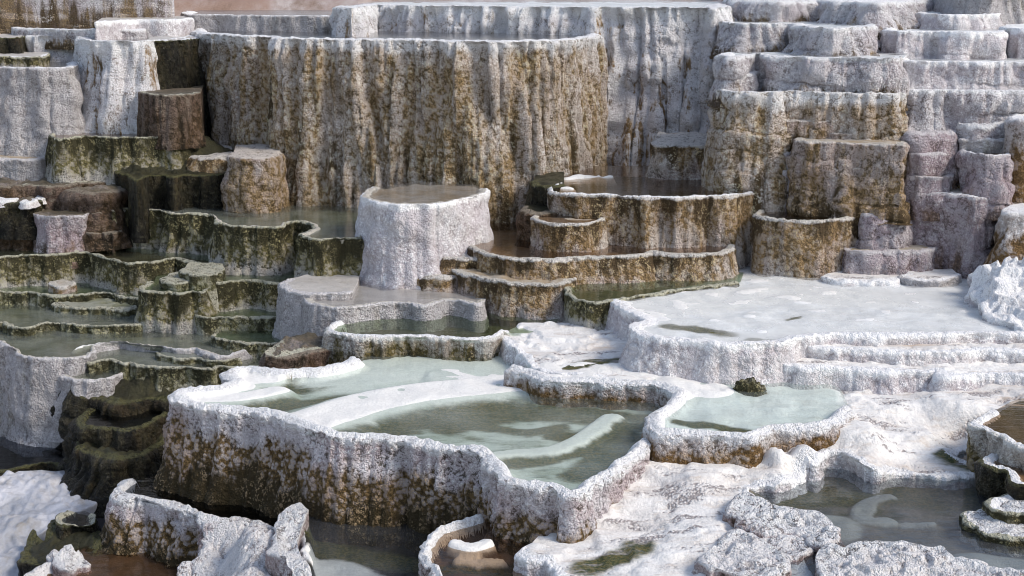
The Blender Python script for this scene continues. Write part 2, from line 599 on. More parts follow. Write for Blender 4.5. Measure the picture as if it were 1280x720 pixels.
    if water:
        wp = ring[::2]
        vo, _, wf, *_ = delaunay_2d_cdt([Vector(p) for p in wp], [(i, (i + 1) % len(wp)) for i in range(len(wp))], [], 1, 1e-6)
        wz = z - wl
        w3 = [(v.x, v.y, wz) for v in vo]
        wf = [f if ((vo[f[1]] - vo[f[0]]).cross(vo[f[2]] - vo[f[0]]) > 0) else f[::-1] for f in wf]
        o = mesh_obj('pool_water', w3, [list(f) for f in wf], WATER[water], None, None, False)
        tag(o, wlabel or ('water of the ' + label)[:90], 'water', None, 'structure')
    return e

# ------------------------------------------------------------------ palette
M = dict(
    white=rock_mat('white_travertine', (.57, .54, .555), (.27, .19, .105), (.085, .058, .03), .52, .66, .3, .565, .69, .55, .08, (.85, .84, .84), (.44, .38, .40), .6, .7, (.13, .10, .085)),
    bare=rock_mat('bare_white_travertine', (.57, .54, .55), (.45, .37, .32), (.28, .21, .15), .56, .76, .2, .72, .86, 0, .10, (.86, .85, .85), (.46, .40, .43), .5, .55, (.22, .18, .17), off=4, grain=.6),
    cascade=rock_mat('streaked_white_travertine', (.76, .74, .75), (.27, .175, .08), (.10, .065, .028), .525, .585, .05, .59, .68, 0, .30, (.85, .84, .84), (.62, .57, .59), .5, .75, (.20, .155, .115), sz=.06, off=8),
    ochre=rock_mat('ochre_travertine', (.55, .48, .43), (.345, .24, .125), (.075, .05, .024), .40, .59, .05, .53, .65, .1, .24, (.82, .80, .79), (.44, .34, .27), .6, .85, (.10, .07, .035), sz=.10, off=12),
    ochre_plain=rock_mat('ochre_travertine_lobe', (.44, .37, .34), (.28, .19, .095), (.085, .055, .026), .40, .54, .1, .52, .64, .2, .03, (.66, .6, .55), (.40, .30, .26), .6, .8, (.085, .058, .03), sz=.12, off=12),
    tan=rock_mat('tan_travertine', (.50, .435, .39), (.31, .205, .10), (.075, .05, .026), .42, .58, -.25, .54, .67, -.35, .05, (.72, .68, .64), (.42, .32, .30), .6, .75, (.085, .058, .033), sz=.08, off=15),
    lilac=rock_mat('lilac_travertine', (.44, .39, .41), (.27, .18, .135), (.10, .068, .045), .49, .64, .2, .57, .70, .2, .06, (.66, .62, .63), (.36, .27, .29), .7, .75, (.11, .08, .07), sz=.2, off=19),
    grey=rock_mat('pale_grey_travertine', (.48, .455, .46), (.34, .31, .26), (.17, .15, .11), .52, .70, 0, .66, .82, 0, .04, (.68, .65, .65), (.42, .39, .38), .5, .6, (.17, .145, .14), off=23),
    olive=rock_mat('olive_travertine', (.46, .44, .37), (.20, .185, .095), (.05, .046, .024), .38, .58, -.5, .50, .66, -.3, .04, (.52, .50, .40), (.37, .35, .24), .4, .85, (.055, .05, .025), sz=.3, off=27, wet=.15),
    moss=rock_mat('mossy_travertine', (.48, .45, .41), (.19, .165, .075), (.045, .04, .02), .37, .54, -1.0, .52, .67, -.5, .04, (.52, .50, .39), (.40, .35, .32), .4, .85, (.055, .05, .025), sz=.2, off=31),
    dark=rock_mat('dark_algae_shade_rock', (.05, .038, .02), (.024, .021, .01), (.007, .006, .004), .34, .5, .1, .42, .56, .15, .03, (.10, .095, .04), (.06, .034, .017), .4, .8, (.007, .006, .003), sz=.15, off=35, wet=.5, rough=.6),
    brown=rock_mat('wet_brown_travertine', (.17, .125, .10), (.085, .052, .027), (.022, .016, .009), .4, .55, .1, .5, .64, .1, .03, (.27, .23, .18), (.17, .10, .075), .5, .75, (.025, .018, .01), sz=.25, off=39, wet=.3),
    popcorn=rock_mat('crusted_white_over_brown', (.62, .58, .60), (.18, .115, .048), (.045, .032, .013), .29, .42, .80, .50, .64, .75, .10, (.85, .84, .84), (.42, .31, .31), .6, .85, (.055, .038, .018), sz=.1, off=43, wet=.15),
    fluted=rock_mat('fluted_dark_olive', (.46, .42, .38), (.15, .115, .045), (.032, .026, .012), .36, .5, .3, .5, .6, .25, .06, (.72, .70, .66), (.3, .2, .14), .4, .7, (.05, .04, .018), sz=.06, off=47),
    pink=rock_mat('pinkish_crust', (.42, .35, .345), (.20, .125, .08), (.055, .036, .022), .40, .56, .45, .50, .65, .35, .05, (.80, .78, .78), (.33, .235, .225), .7, .85, (.075, .05, .037), sz=.2, off=51),
    rust=rock_mat('white_capped_rust', (.55, .5, .48), (.20, .12, .05), (.06, .038, .018), .36, .5, .5, .56, .68, .3, .09, (.85, .84, .85), (.4, .3, .28), .4, .75, (.09, .055, .025), sz=.1, off=55),
    crest=rock_mat('white_crest', (.74, .72, .73), (.46, .37, .27), (.2, .15, .09), .56, .72, 0, .70, .84, 0, .05, (.86, .85, .85), (.62, .56, .55), .5, .55, (.22, .18, .15), off=59, grain=.8),
    tancrest=rock_mat('tan_crest', (.50, .46, .40), (.28, .23, .14), (.1, .085, .045), .5, .66, 0, .64, .78, 0, .03, (.62, .58, .52), (.4, .34, .28), .4, .55, (.12, .1, .06), off=63),
    olivecrest=rock_mat('olive_crest', (.36, .34, .26), (.19, .175, .09), (.05, .046, .023), .40, .56, 0, .54, .68, 0, .03, (.50, .48, .39), (.30, .28, .18), .5, .95, (.045, .04, .02), off=67),
    crusty=rock_mat('porous_broken_crust', (.47, .43, .44), (.22, .16, .125), (.06, .043, .03), .44, .58, .5, .52, .66, .4, .02, (.85, .84, .84), (.34, .27, .28), .6, .95, (.045, .035, .03), off=71, grain=1.0),
    # beds and flats
    f_milk=floor_mat('milky_bed', (.82, .81, .80), (.74, .73, .72), (.58, .53, .48), .8, .4, .65, .6, .78, sy=2.2),
    f_aqua=floor_mat('aqua_bed', (.60, .62, .58), (.40, .43, .37), (.12, .13, .075), 1.0, .40, .62, .52, .66, off=5, sy=1.9),
    f_green=floor_mat('green_bed', (.11, .11, .06), (.15, .135, .065), (.04, .042, .02), 1.4, .42, .6, .55, .68, off=9),
    f_grey=floor_mat('grey_green_bed', (.27, .27, .22), (.20, .20, .13), (.11, .11, .06), 1.1, .42, .6, .55, .7, off=13, sy=1.8),
    f_tan=floor_mat('tan_bed', (.42, .38, .33), (.36, .28, .19), (.22, .16, .09), 1.3, .42, .6, .57, .7, off=17),
    f_pale=floor_mat('pale_sheet', (.50, .47, .44), (.46, .43, .40), (.37, .32, .26), 1.0, .42, .6, .6, .75, off=19, sy=1.6, rough=.5),
    f_dark=floor_mat('dark_bed', (.018, .018, .013), (.03, .027, .018), (.01, .01, .008), 1.3, .42, .6, .55, .7, off=21),
    f_brown=floor_mat('brown_bed', (.14, .10, .07), (.09, .06, .035), (.035, .028, .02), 1.5, .42, .6, .57, .7, off=25),
    f_crust=floor_mat('white_crust', (.80, .775, .75), (.70, .66, .63), (.52, .42, .34), .8, .44, .64, .54, .70, off=29, sy=2.6, bumpd=.02, rough=.6, fleck=(.62, .585, .585)),
    f_pond=floor_mat('pond_bed', (.13, .125, .12), (.19, .165, .13), (.05, .06, .03), .9, .4, .62, .53, .66, crust=(.40, .40, .37), off=33),
    f_olive=floor_mat('olive_flat', (.05, .046, .022), (.03, .028, .013), (.012, .011, .007), 1.6, .42, .6, .55, .68, off=37, bumpd=.05, rough=.4),
    f_brownflat=floor_mat('brown_flat', (.15, .12, .085), (.10, .085, .06), (.04, .035, .025), 1.5, .42, .6, .55, .68, off=41, bumpd=.04, rough=.45, fleck=(.3, .26, .22)),
    f_foam=floor_mat('foaming_water', (.56, .56, .60), (.38, .39, .43), (.27, .24, .20), 1.3, .42, .62, .56, .70, crust=(.82, .82, .84), off=45, sy=.6, bumpd=.02, rough=.3),
)
WATER = dict(
    milky=water_mat('milky_water', (.96, .975, .98), .5, (.86, .865, .86), .18, .12, spec=.35),
    aqua=water_mat('aqua_water', (.865, .92, .895), .20, (.60, .655, .63), .06, .12, spec=.75),
    clear=water_mat('clear_water', (.80, .83, .78), .10, (.35, .36, .33), .05, .2),
    green=water_mat('green_water', (.62, .70, .58), .22, (.16, .18, .13), .05, .2),
    grey=water_mat('misty_grey_water', (.70, .73, .66), .6, (.29, .31, .275), .10, .15),
    pale=water_mat('thin_pale_water', (.92, .92, .92), .2, (.52, .5, .49), .12, .2),
    dark=water_mat('dark_water', (.35, .38, .42), .0, (.1, .1, .1), .05, .25),
    brown=water_mat('brown_water', (.72, .62, .52), .1, (.15, .11, .09), .05, .2),
    pond=water_mat('pond_water', (.74, .78, .80), .22, (.22, .23, .26), .05, .15),
)

# ------------------------------------------------------------------ levels (metres), chained from the photograph
Z = {}
Z['main'] = .75
Z['pitL'] = dn(.75, 250, 505, 614)
Z['potA'] = dn(.75, 480, 549, 652)
Z['potB'] = dn(.75, 640, 600, 668)
Z['T2'] = up(.72, 720, 500, 481, .05)
Z['C'] = up(.72, 628, 442, 424, .03)
Z['T6'] = up(.72, 500, 446, 422, .05)
Z['T7'] = up(Z['T6'], 500, 397, 379, .05)
Z['T7b'] = up(Z['T7'], 400, 372, 366, .02)
Z['T8'] = up(Z['T7'], 520, 358, 254, .2)
Z['T4'] = 1.385
Z['T5'] = 1.40
Z['T9'] = up(Z['T5'], 860, 346, 316, .1)
Z['T9b'] = dn(Z['T9'], 660, 323, 352, .35)
Z['L2'] = dn(Z['T4'], 1100, 416, 430, .1)
Z['L3'] = dn(Z['L2'], 1100, 437, 456, .15)
Z['T10'] = up(Z['T9'], 800, 306, 245, .1)
Z['T11'] = up(Z['T9'], 710, 311, 277, .08)
Z['T12'] = up(Z['T4'], 1000, 344, 274, .1)
Z['T13'] = up(Z['T4'], 1110, 345, 313, .05)
Z['T15'] = up(Z['T4'], 1160, 340, 241, .1)
Z['T16'] = up(Z['T4'], 1250, 405, 330, .9)
Z['T17'] = up(1.8, 1265, 325, 262, .3)
Z['T19'] = z_at(1070, 178, 23.3)
Z['T19b'] = z_at(1060, 115, 24.0)
Z['T22'] = up(3.25, 1150, 188, 111, .3)
Z['T20'] = up(Z['T19b'], 1000, 112, 70, .1)
Z['T21'] = up(Z['T22'], 1200, 109, 76, .1)
Z['T23'] = z_at(1060, 34.3, 25.7)
Z['T23b'] = up(Z['T21'], 1180, 69, 38, .1)
Z['main_block'] = 4.96
Z['L1'] = 1.90
Z['T33'] = up(.70, 90, 355, 318, .05)
Z['T38'] = up(.35, 100, 413, 404, .03)
Z['T37'] = up(Z['T38'], 90, 382, 367, .05)
Z['T33'] = up(Z['T37'], 90, 354, 317, .05)
Z['T36'] = up(.35, 220, 412, 362, .1)
Z['T39'] = up(.35, 300, 416, 394, .1)
Z['T35'] = up(Z['T39'], 310, 385, 350, .1)
Z['T40'] = .35
Z['D1'] = up(Z['L1'], 200, 257, 217, .1)
Z['T30'] = 3.14
Z['T27'] = 4.88
for k in Z:
    print('Z', k, round(Z[k], 2))

# ------------------------------------------------------------------ the terraces, near to far
TT = 'travertine_terrace'
G_STEP = 'stepped travertine terraces of the hot spring'

# -- centre front
terrace('main', TT, 'largest front terrace, scalloped white rim over brown popcorn wall, holding the aqua pool', 'terrace',
        [(434, 453), (405, 462), (378, 464), (350, 464), (320, 460), (292, 462), (279, 471), (285, 480), (268, 485), (240, 487), (222, 489), (211, 495), (214, 502), (232, 506), (262, 509), (297, 512), (325, 518), (350, 526), (385, 538),
         (420, 546), (470, 548), (510, 551), (551, 559), (585, 564), (608, 576), (628, 597), (654, 607), (685, 612), (712, 618), (735, 614), (751, 601), (772, 589), (795, 571), (812, 556), (824, 540)],
        [(835, 500), (700, 466), (660, 432), (560, 425), (480, 430)], .75, -.5, M['popcorn'], M['f_aqua'], M['crest'], 'aqua',
        depth=.15, wl=.045, lipw=.22, lip_h=.03, flare=.22, flut=.10, fz=.2, lump=.05, grain=.03, cell=.055, rag=.07, relief=.008, fine=1.25, undercut=.02,
        feats=[([(640, 474), (600, 478), (540, 484), (490, 492), (450, 501), (415, 512), (375, 525)], .80, .124), ([(640, 452), (560, 446), (490, 452), (440, 462)], 1.1, .07), ([(560, 462), (620, 470), (650, 480)], .5, .108),
               ([(600, 564), (640, 557), (690, 553), (722, 541), (742, 528), (765, 512)], .22, .075), ([(335, 470), (300, 472), (300, 480)], .4, .12), ([(245, 493), (300, 492), (345, 484)], .35, .125)],
        algae=[([(320, 500), (370, 492), (430, 488)], .35), ([(600, 520), (660, 526), (700, 520)], .25), ([(690, 500), (740, 506), (805, 515)], .6), ([(770, 520), (790, 545), (770, 570)], .4), ([(420, 542), (450, 533), (490, 523), (540, 510), (600, 502), (650, 498)], .55), ([(600, 569), (660, 563), (725, 549), (760, 530)], .28), ([(560, 520), (640, 506), (720, 508), (800, 516)], .45), ([(700, 530), (760, 545), (720, 580)], .35), ([(225, 495), (300, 488), (340, 480), (420, 472)], .3), ([(300, 466), (350, 470), (400, 472)], .25)],
        wlabel='pale aqua water of the largest front pool with algae patches and white inner bands')
terrace('T2', TT, 'lobed white terrace right of the big aqua pool, brown fringed rim, small pale pool', 'terrace',
        [(636, 464), (646, 467), (657, 469), (676, 477), (714, 480), (751, 481), (789, 483), (822, 486), (840, 493), (832, 506), (818, 518), (811, 532), (822, 540), (853, 542), (903, 546), (938, 547), (956, 541), (970, 537), (1000, 535), (1040, 530), (1056, 524), (1064, 512)],
        [(1050, 480), (940, 455), (780, 440), (690, 445), (650, 455)], Z['T2'], .45, M['rust'], M['f_milk'], M['crest'], 'aqua',
        depth=.09, wl=.035, lipw=.22, lip_h=.03, flare=.06, flut=.06, grain=.03, cell=.055, fine=1.2,
        feats=[([(640, 470), (700, 474), (760, 470), (840, 478), (880, 484)], .6, .085), ([(700, 455), (860, 470)], .5, .09)], algae=[([(740, 472), (790, 468), (770, 462)], .3), ([(850, 520), (900, 525), (930, 532)], .2)],
        wlabel='pale green water of the lobed pool right of the big aqua pool')
terrace('C', 'white_crust_ledge', 'smooth white crusted ledge between the dark central pool and the milky terrace', 'ledge',
        [(612, 420), (622, 421), (632, 426), (645, 436), (658, 449), (668, 458), (690, 464), (740, 470), (800, 476), (860, 480)], [(860, 430), (800, 402), (720, 402), (650, 408)],
        Z['C'], .5, M['bare'], M['f_crust'], M['bare'], None, zs=[(618, 420, Z['C']), (660, 450, Z['C'] - .02), (860, 478, Z['T2'] - .03), (740, 468, Z['T2'] + .0), (700, 404, 1.02), (800, 405, 1.0)], flare=.2, relief=.02, topn='crust_top',
        algae=[([(715, 455), (740, 450), (775, 446)], .25)], tstep=0.05)
terrace('T6', TT, 'low terrace in the centre with dark olive fluted wall and a still green pool', 'terrace',
        [(445, 396), (425, 400), (411, 407), (412, 414), (427, 418), (460, 421), (500, 421), (540, 421), (580, 424), (606, 423), (622, 420), (632, 414)],
        [(690, 412), (700, 392), (640, 372), (540, 380)], Z['T6'], .3, M['fluted'], M['f_green'], M['crest'], 'green', depth=.2, lipw=.16, lip_h=.02, flare=.12, flut=.12, fz=.08, grain=.028, cell=.05, fine=1.1,
        algae=[([(440, 412), (520, 414), (600, 414)], .35)], wlabel='still dark green water of the central pool')
terrace('T7', TT, 'broad pale grey shelf with a thin film of water in front of the white block', 'terrace',
        [(392, 366), (382, 371), (384, 376), (396, 380), (412, 383), (432, 384), (455, 381), (480, 378), (505, 378), (530, 381), (548, 377), (562, 374), (580, 376), (597, 380), (606, 374)],
        [(612, 350), (540, 335), (440, 340), (395, 350)], Z['T7'], .4, M['grey'], M['f_pale'], M['tancrest'], 'pale', depth=.05, wl=.02, lipw=.14, flare=.15, wlabel='thin film of pale water on the grey shelf')
terrace('T7b', 'travertine_ledge', 'thin grey slab at the left end of the pale shelf, brown stain on its corner', 'ledge',
        [(362, 349), (355, 354), (357, 359), (366, 364), (385, 367), (405, 367), (425, 367), (440, 365)], [(450, 345), (400, 338)], Z['T7b'], .4, M['grey'], M['f_pale'], M['grey'], None, flare=.12, relief=.008, topn='crust_top')
terrace('T8', 'travertine_block', 'tall smooth white block with a shallow basin on top before the ochre wall', 'block',
        [(468, 234), (455, 239), (451, 245), (462, 250), (480, 253), (500, 255), (530, 255), (555, 253), (572, 249), (590, 245), (606, 241), (607, 235)], [(590, 229), (520, 226)],
        Z['T8'], 1.0, M['bare'], M['f_tan'], M['tancrest'], 'pale', depth=.06, wl=.02, lipw=.16, flare=.22, flut=.04, lump=.09, rag=.09, grain=.018, cell=.05, wlabel='shallow water on top of the tall white block')
terrace('T9', TT, 'golden brown terrace right of the white block, wavy rim around a long brown pool', 'terrace',
        [(548, 288), (560, 294), (574, 302), (594, 311), (610, 317), (627, 321), (667, 324), (704, 323), (744, 321), (785, 320), (806, 318), (816, 314), (830, 316), (854, 318), (895, 317), (912, 312), (917, 302)],
        [(912, 285), (760, 262), (620, 262)], Z['T9'], .9, M['tan'], M['f_tan'], M['tancrest'], 'brown', depth=.16, lipw=.16, lip_h=.01, flare=.45, flut=.06, lump=.09, grain=.022, wlabel='long brown pool in front of the round scalloped basin')
terrace('T9b', 'travertine_ledge', 'rounded tan ledge with fine rimlets below the golden brown terrace', 'ledge',
        [(552, 330), (572, 340), (596, 345), (618, 350), (645, 354), (680, 355), (706, 353), (722, 346)], [(730, 320), (640, 315), (560, 312)], Z['T9b'], .9, M['tan'], M['f_tan'], M['tancrest'], None, flare=.12, flut=.08, lump=.08, relief=.03, topn='crust_top')
terrace('T9c', 'travertine_ledge', 'lower rust brown skirt against the right foot of the tall white block', 'ledge', [(524, 338), (530, 343), (552, 345), (578, 342), (600, 338)], [(602, 324), (535, 324)], z_at(555, 345, 22.55), .9, M['tan'], M['tan'], M['tan'], None, flare=.4, lump=.14, flut=.1, rag=.1, relief=.05, topn='crust_top', round_=.12)
terrace('T9d', 'travertine_ledge', 'upper rust brown skirt between the tall white block and the golden terrace', 'ledge', [(540, 312), (546, 318), (570, 321), (598, 322)], [(600, 308), (550, 304)], z_at(570, 321, 22.85), .9, M['tan'], M['tan'], M['tan'], None, flare=.3, lump=.14, flut=.1, rag=.1, relief=.05, topn='crust_top', round_=.12)
terrace('T5', TT, 'small block with dark green pool between the golden terrace and the white flat', 'terrace',
        [(718, 350), (708, 358), (710, 367), (720, 373), (735, 377), (750, 377), (768, 374), (785, 372), (820, 366), (870, 359), (925, 352)], [(930, 338), (820, 330), (750, 335)], Z['T5'], .85, M['moss'], M['f_green'], M['olivecrest'], 'green',
        depth=.14, lipw=.12, flare=.06, flut=.07, wlabel='dark green water at the foot of the golden terrace')
terrace('T4', TT, 'wide milky white flat on the right with a rounded lilac white front wall', 'terrace',
        [(762, 374), (775, 384), (795, 394), (806, 400), (792, 403), (786, 408), (790, 413), (805, 418), (830, 422), (860, 425), (900, 428), (936, 429), (968, 428), (990, 425), (1006, 420), (1053, 417), (1120, 418), (1220, 416), (1340, 417)],
        [(1340, 332), (1200, 330), (930, 330), (880, 352), (800, 366)], Z['T4'], .65, M['bare'], M['f_milk'], M['bare'], 'milky', depth=.05, wl=.03, lipw=.22, flare=.22, flut=.03, lump=.07, relief=.018,
        feats=[([(800, 385), (880, 375), (960, 365), (1100, 370)], .9, .012)], algae=[([(840, 405), (870, 406), (905, 413)], .3), ([(940, 420), (960, 421)], .15), ([(985, 394), (1000, 392)], .08), ([(900, 345), (860, 356)], .25)],
        wlabel='milky white water of the wide flat on the right')
terrace('L2', 'travertine_ledge', 'upper of two long white ledges below the milky flat', 'ledge',
        [(1000, 427), (1015, 433), (1060, 435), (1134, 438), (1199, 439), (1227, 436), (1290, 438), (1340, 438)], [(1340, 412), (1015, 414)], Z['L2'], .7, M['bare'], M['f_crust'], M['bare'], None, flare=.12, flut=.03, lump=.06, topn='crust_top', tstep=0.05)
terrace('L3', 'travertine_ledge', 'lower of two long white ledges below the milky flat, with a beige edge', 'ledge',
        [(960, 446), (985, 455), (1026, 459), (1070, 460), (1106, 462), (1150, 464), (1171, 463), (1184, 468), (1230, 466), (1290, 470), (1340, 470)], [(1340, 430), (980, 432)], Z['L3'], .55, M['bare'], M['f_crust'], M['bare'], None, flare=.3, flut=.03, lump=.1, relief=.02, topn='crust_top')

# -- right front crust, pond, rock, tstep=0.06)
terrace('apron', 'white_crust_apron', 'broad uneven white crust sloping to the pond at the lower right', 'crust flat',
        [(655, 684), (649, 690), (656, 697), (676, 700), (694, 709), (702, 719), (707, 750), (860, 760), (1000, 760), (1010, 715), (985, 680), (960, 650), (940, 625), (936, 612), (950, 608), (964, 606), (980, 601), (998, 596), (1008, 590), (1020, 586), (1040, 579), (1087, 584), (1118, 588), (1145, 592), (1186, 593), (1215, 593), (1222, 584), (1190, 574), (1200, 563), (1219, 558)],
        [(1235, 520), (1340, 515), (1340, 455), (1000, 455), (960, 500), (900, 520), (820, 530), (800, 560), (780, 600), (740, 640), (680, 660)],
        .5, -.1, M['bare'], M['f_crust'], M['crest'], None,
        zs=[(655, 690, .30), (700, 718, .28), (690, 670, .24), (780, 655, .35), (800, 605, .46), (822, 582, .58), (880, 584, .61), (952, 582, .58), (972, 556, .80), (1000, 556, .78), (1040, 546, .83), (985, 572, .62), (1030, 566, .62), (900, 650, .45), (880, 745, .38), (1010, 745, .4), (945, 612, .50), (1000, 596, .50), (1040, 580, .50), (1145, 592, .49), (1220, 592, .47),
            (960, 490, .78), (1062, 530, .86), (1100, 498, .84), (1200, 495, .92), (1280, 470, 1.0), (1280, 510, .98), (1150, 540, .68), (1212, 562, .47), (1195, 568, .47), (1175, 558, .58), (900, 540, .55), (850, 560, .52)],
        flare=.06, relief=.022, fine=1.2, lipw=.14, topn='crust_top', rag=.06, algae=[([(735, 672), (780, 662), (800, 655)], .3), ([(1190, 566), (1215, 570)], .35)], tstep=.05)
terrace('pond', 'shallow_pond', 'shallow grey brown pond at the lower right with a pale crescent of silt', 'pond',
        [(925, 605), (925, 640), (1000, 750), (1340, 750)], [(1340, 560), (1230, 565), (1040, 560)], .46, .0, M['pink'], M['f_pond'], M['f_pond'], 'pond', depth=.14, wl=.03, lipw=.3, flare=.02, relief=.02,
        feats=[([(1112, 613), (1092, 615), (1080, 622), (1078, 632), (1088, 639), (1110, 640)], .16, .05), ([(950, 632), (990, 640), (1040, 646)], .5, .05), ([(1135, 643), (1165, 646)], .12, .04), ([(1225, 690), (1290, 700)], .4, .04)], algae=[([(990, 606), (1050, 598), (1100, 604), (1180, 606)], .75)], wlabel='shallow water of the lower right pond')
terrace('K1', 'travertine_rock', 'knobbly white and brown rock at the left shore of the lower right pond', 'rock',
        [(985, 634), (965, 629), (950, 622), (930, 615), (920, 624), (915, 636), (925, 646), (950, 653), (987, 660), (1010, 668), (1026, 680), (1042, 672), (1044, 662), (1036, 648), (1020, 640)], [(1005, 636)], .66, .25, M['pink'], M['crusty'], M['crusty'], None, flare=.08, lump=.12, flut=.08, grain=.035, relief=.03, pores=.11, fine=1.2, lipw=.1, topn='crust_top', round_=.05,
        zs=[(930, 617, .61), (990, 636, .58), (1040, 668, .55), (925, 645, .56), (1000, 664, .52)])
terrace('K2', 'travertine_rock', 'low rounded pinkish rock below the knobbly rock, beside the white crust', 'rock',
        [(935, 668), (920, 664), (905, 674), (888, 692), (885, 702), (900, 712), (930, 720), (965, 722), (985, 712), (975, 690), (955, 674)], [(945, 668)], .51, .1, M['pink'], M['pink'], M['crusty'], None, flare=.08, lump=.14, flut=.1, grain=.035, relief=.05, pores=.11, fine=1.2, lipw=.1, topn='crust_top', round_=.05)
terrace('K3', 'travertine_rock', 'flat cracked white slab wedged between the two knobbly rocks', 'rock',
        [(940, 666), (938, 676), (955, 686), (985, 693), (1005, 690), (1012, 678), (990, 668)], [(960, 664)], .49, .1, M['pink'], M['pink'], M['crusty'], None, flare=.06, lump=.1, flut=.06, grain=.03, relief=.05, pores=.11, fine=1.2, lipw=.1, topn='crust_top', round_=.06)
terrace('R1', 'rock_ridge', 'long crusted rim with brown top closing the pond at the bottom right', 'rim',
        [(1340, 740), (1290, 716), (1262, 711), (1234, 706), (1218, 700), (1204, 697), (1188, 690), (1182, 682), (1157, 679), (1122, 677), (1100, 677), (1070, 677), (1052, 684), (1030, 686), (1020, 696), (1026, 712), (1040, 745)], [(1120, 770), (1250, 770)], .56, .0, M['pink'], M['pink'], M['crusty'], None,
        zs=[(1070, 678, .58), (1180, 680, .57), (1234, 706, .55), (1290, 716, .55), (1100, 695, .56), (1100, 760, .36), (1250, 760, .4), (1030, 700, .52)], flare=.05, lump=.12, flut=.1, grain=.04, relief=.05, pores=.11, fine=1.2, lipw=.22, topn='crust_top', tstep=.06)
terrace('S1', TT, 'small terrace at the right edge with white rim and olive brown pool', 'terrace',
        [(1238, 513), (1226, 519), (1217, 525), (1216, 530), (1228, 534), (1242, 540), (1256, 545), (1262, 552), (1272, 558), (1290, 562), (1340, 568)], [(1340, 490), (1270, 495)], 1.02, .3, M['fluted'], M['f_green'], M['crest'], 'brown', depth=.08, lipw=.14, flare=.02, flut=.1, grain=.03, fine=1.1, wlabel='olive brown water at the right edge above the pond')
terrace('S2', TT, 'dark walled terrace at the right edge beneath the olive pool, white crusted rim', 'terrace',
        [(1252, 558), (1238, 564), (1231, 571), (1232, 578), (1246, 583), (1258, 588), (1262, 597), (1272, 604), (1290, 607), (1340, 612)], [(1340, 550), (1280, 548)], .80, .2, M['dark'], M['f_tan'], M['crest'], 'brown', depth=.08, lipw=.14, flare=.0, flut=.1, grain=.03, fine=1.1, wlabel='brown water on the dark walled terrace at the right edge')
terrace('S3', 'travertine_ledge', 'mossy white topped ledge at the right edge just above the lowest slab', 'ledge',
        [(1262, 618), (1248, 621), (1238, 627), (1236, 634), (1250, 638), (1270, 641), (1300, 645), (1340, 648)], [(1340, 605), (1290, 608)], .64, .3, M['moss'], M['crusty'], M['crest'], None, flare=.02, flut=.06, grain=.03, fine=1.1, topn='crust_top', rag=.1, lump=.1, relief=.04)
terrace('S4', 'travertine_ledge', 'lowest flat slab at the right edge standing in the pond', 'ledge',
        [(1225, 637), (1212, 640), (1209, 646), (1218, 656), (1232, 665), (1255, 670), (1290, 673), (1340, 676)], [(1340, 635), (1270, 632)], .52, .25, M['moss'], M['crusty'], M['crusty'], None, flare=.02, flut=.04, grain=.025, fine=1.1, topn='crust_top', rag=.1, lump=.1, relief=.04)

# -- front bottom pools
terrace('potB', 'rim_pool', 'small brown pool with a curling white rim at the bottom centre', 'pool',
        [(596, 646), (580, 650), (564, 655), (548, 659), (538, 666), (530, 678), (524, 692), (528, 702), (540, 712), (545, 725), (540, 750)], [(720, 760), (740, 680), (680, 650), (620, 640)], Z['potB'], -.6, M['pink'], M['f_brown'], M['crest'], 'brown',
        depth=.2, wl=.05, lipw=.13, lip_h=.03, flare=.03, flut=.08, grain=.035, rag=.06, fine=1.3, feats=[([(570, 676), (590, 680), (608, 676)], .16, .20), ([(575, 686), (625, 690)], .12, .10)], algae=[([(640, 700), (690, 715), (650, 720)], .5), ([(560, 690), (600, 690)], .2)], wlabel='brown water of the small curled rim pool')
terrace('potA', 'rim_pool', 'murky grey pool at the bottom below the brown popcorn wall', 'pool',
        [(380, 600), (378, 640), (380, 680), (385, 760)], [(580, 770), (600, 640), (480, 630)], Z['potA'], -.8, M['pink'], M['f_dark'], M['f_dark'], 'pond', depth=.25, wl=.03, lipw=.1, flare=.02, fine=1.0, feats=[([(410, 690), (440, 700), (470, 720)], .5, .03)], algae=[([(400, 660), (440, 670), (500, 680)], .4)], wlabel='murky grey water at the bottom between two white rims')
terrace('ridge', 'rock_ridge', 'upright pinkish ridge with a lacy white crest left of the murky pool', 'rim',
        [(378, 628), (369, 629), (357, 637), (347, 650), (342, 666), (345, 684), (356, 700), (364, 720), (370, 770)], [(396, 770), (394, 722), (386, 702), (374, 688), (370, 670), (378, 652), (386, 636)], Z['potA'] + .1, -1.0, M['pink'], M['crusty'], M['crusty'], None, flare=.05, lump=.1, flut=.08, grain=.04, relief=.05, pores=.11, fine=1.2, lipw=.1, topn='crust_top',
        zs=[(372, 630, Z['potA'] + .18), (340, 660, Z['potA'] + .1), (385, 690, Z['potA'] + .08), (345, 740, Z['potA'] - .05)])
terrace('pitL', TT, 'front left terrace with popcorn brown wall and black water below the big terrace', 'terrace',
        [(160, 600), (150, 606), (144, 613), (150, 619), (166, 622), (190, 625), (212, 630), (232, 637), (250, 645), (275, 650), (300, 652), (320, 655), (338, 665)], [(400, 660), (420, 620), (300, 600), (200, 590)], Z['pitL'], -1.3, M['popcorn'], M['f_dark'], M['popcorn'], 'dark', depth=.2, wl=.04, lipw=.16, lip_h=.02, flare=.35, flut=.13, grain=.04, lump=.09, fine=1.2, wlabel='black water at the left foot of the largest terrace')
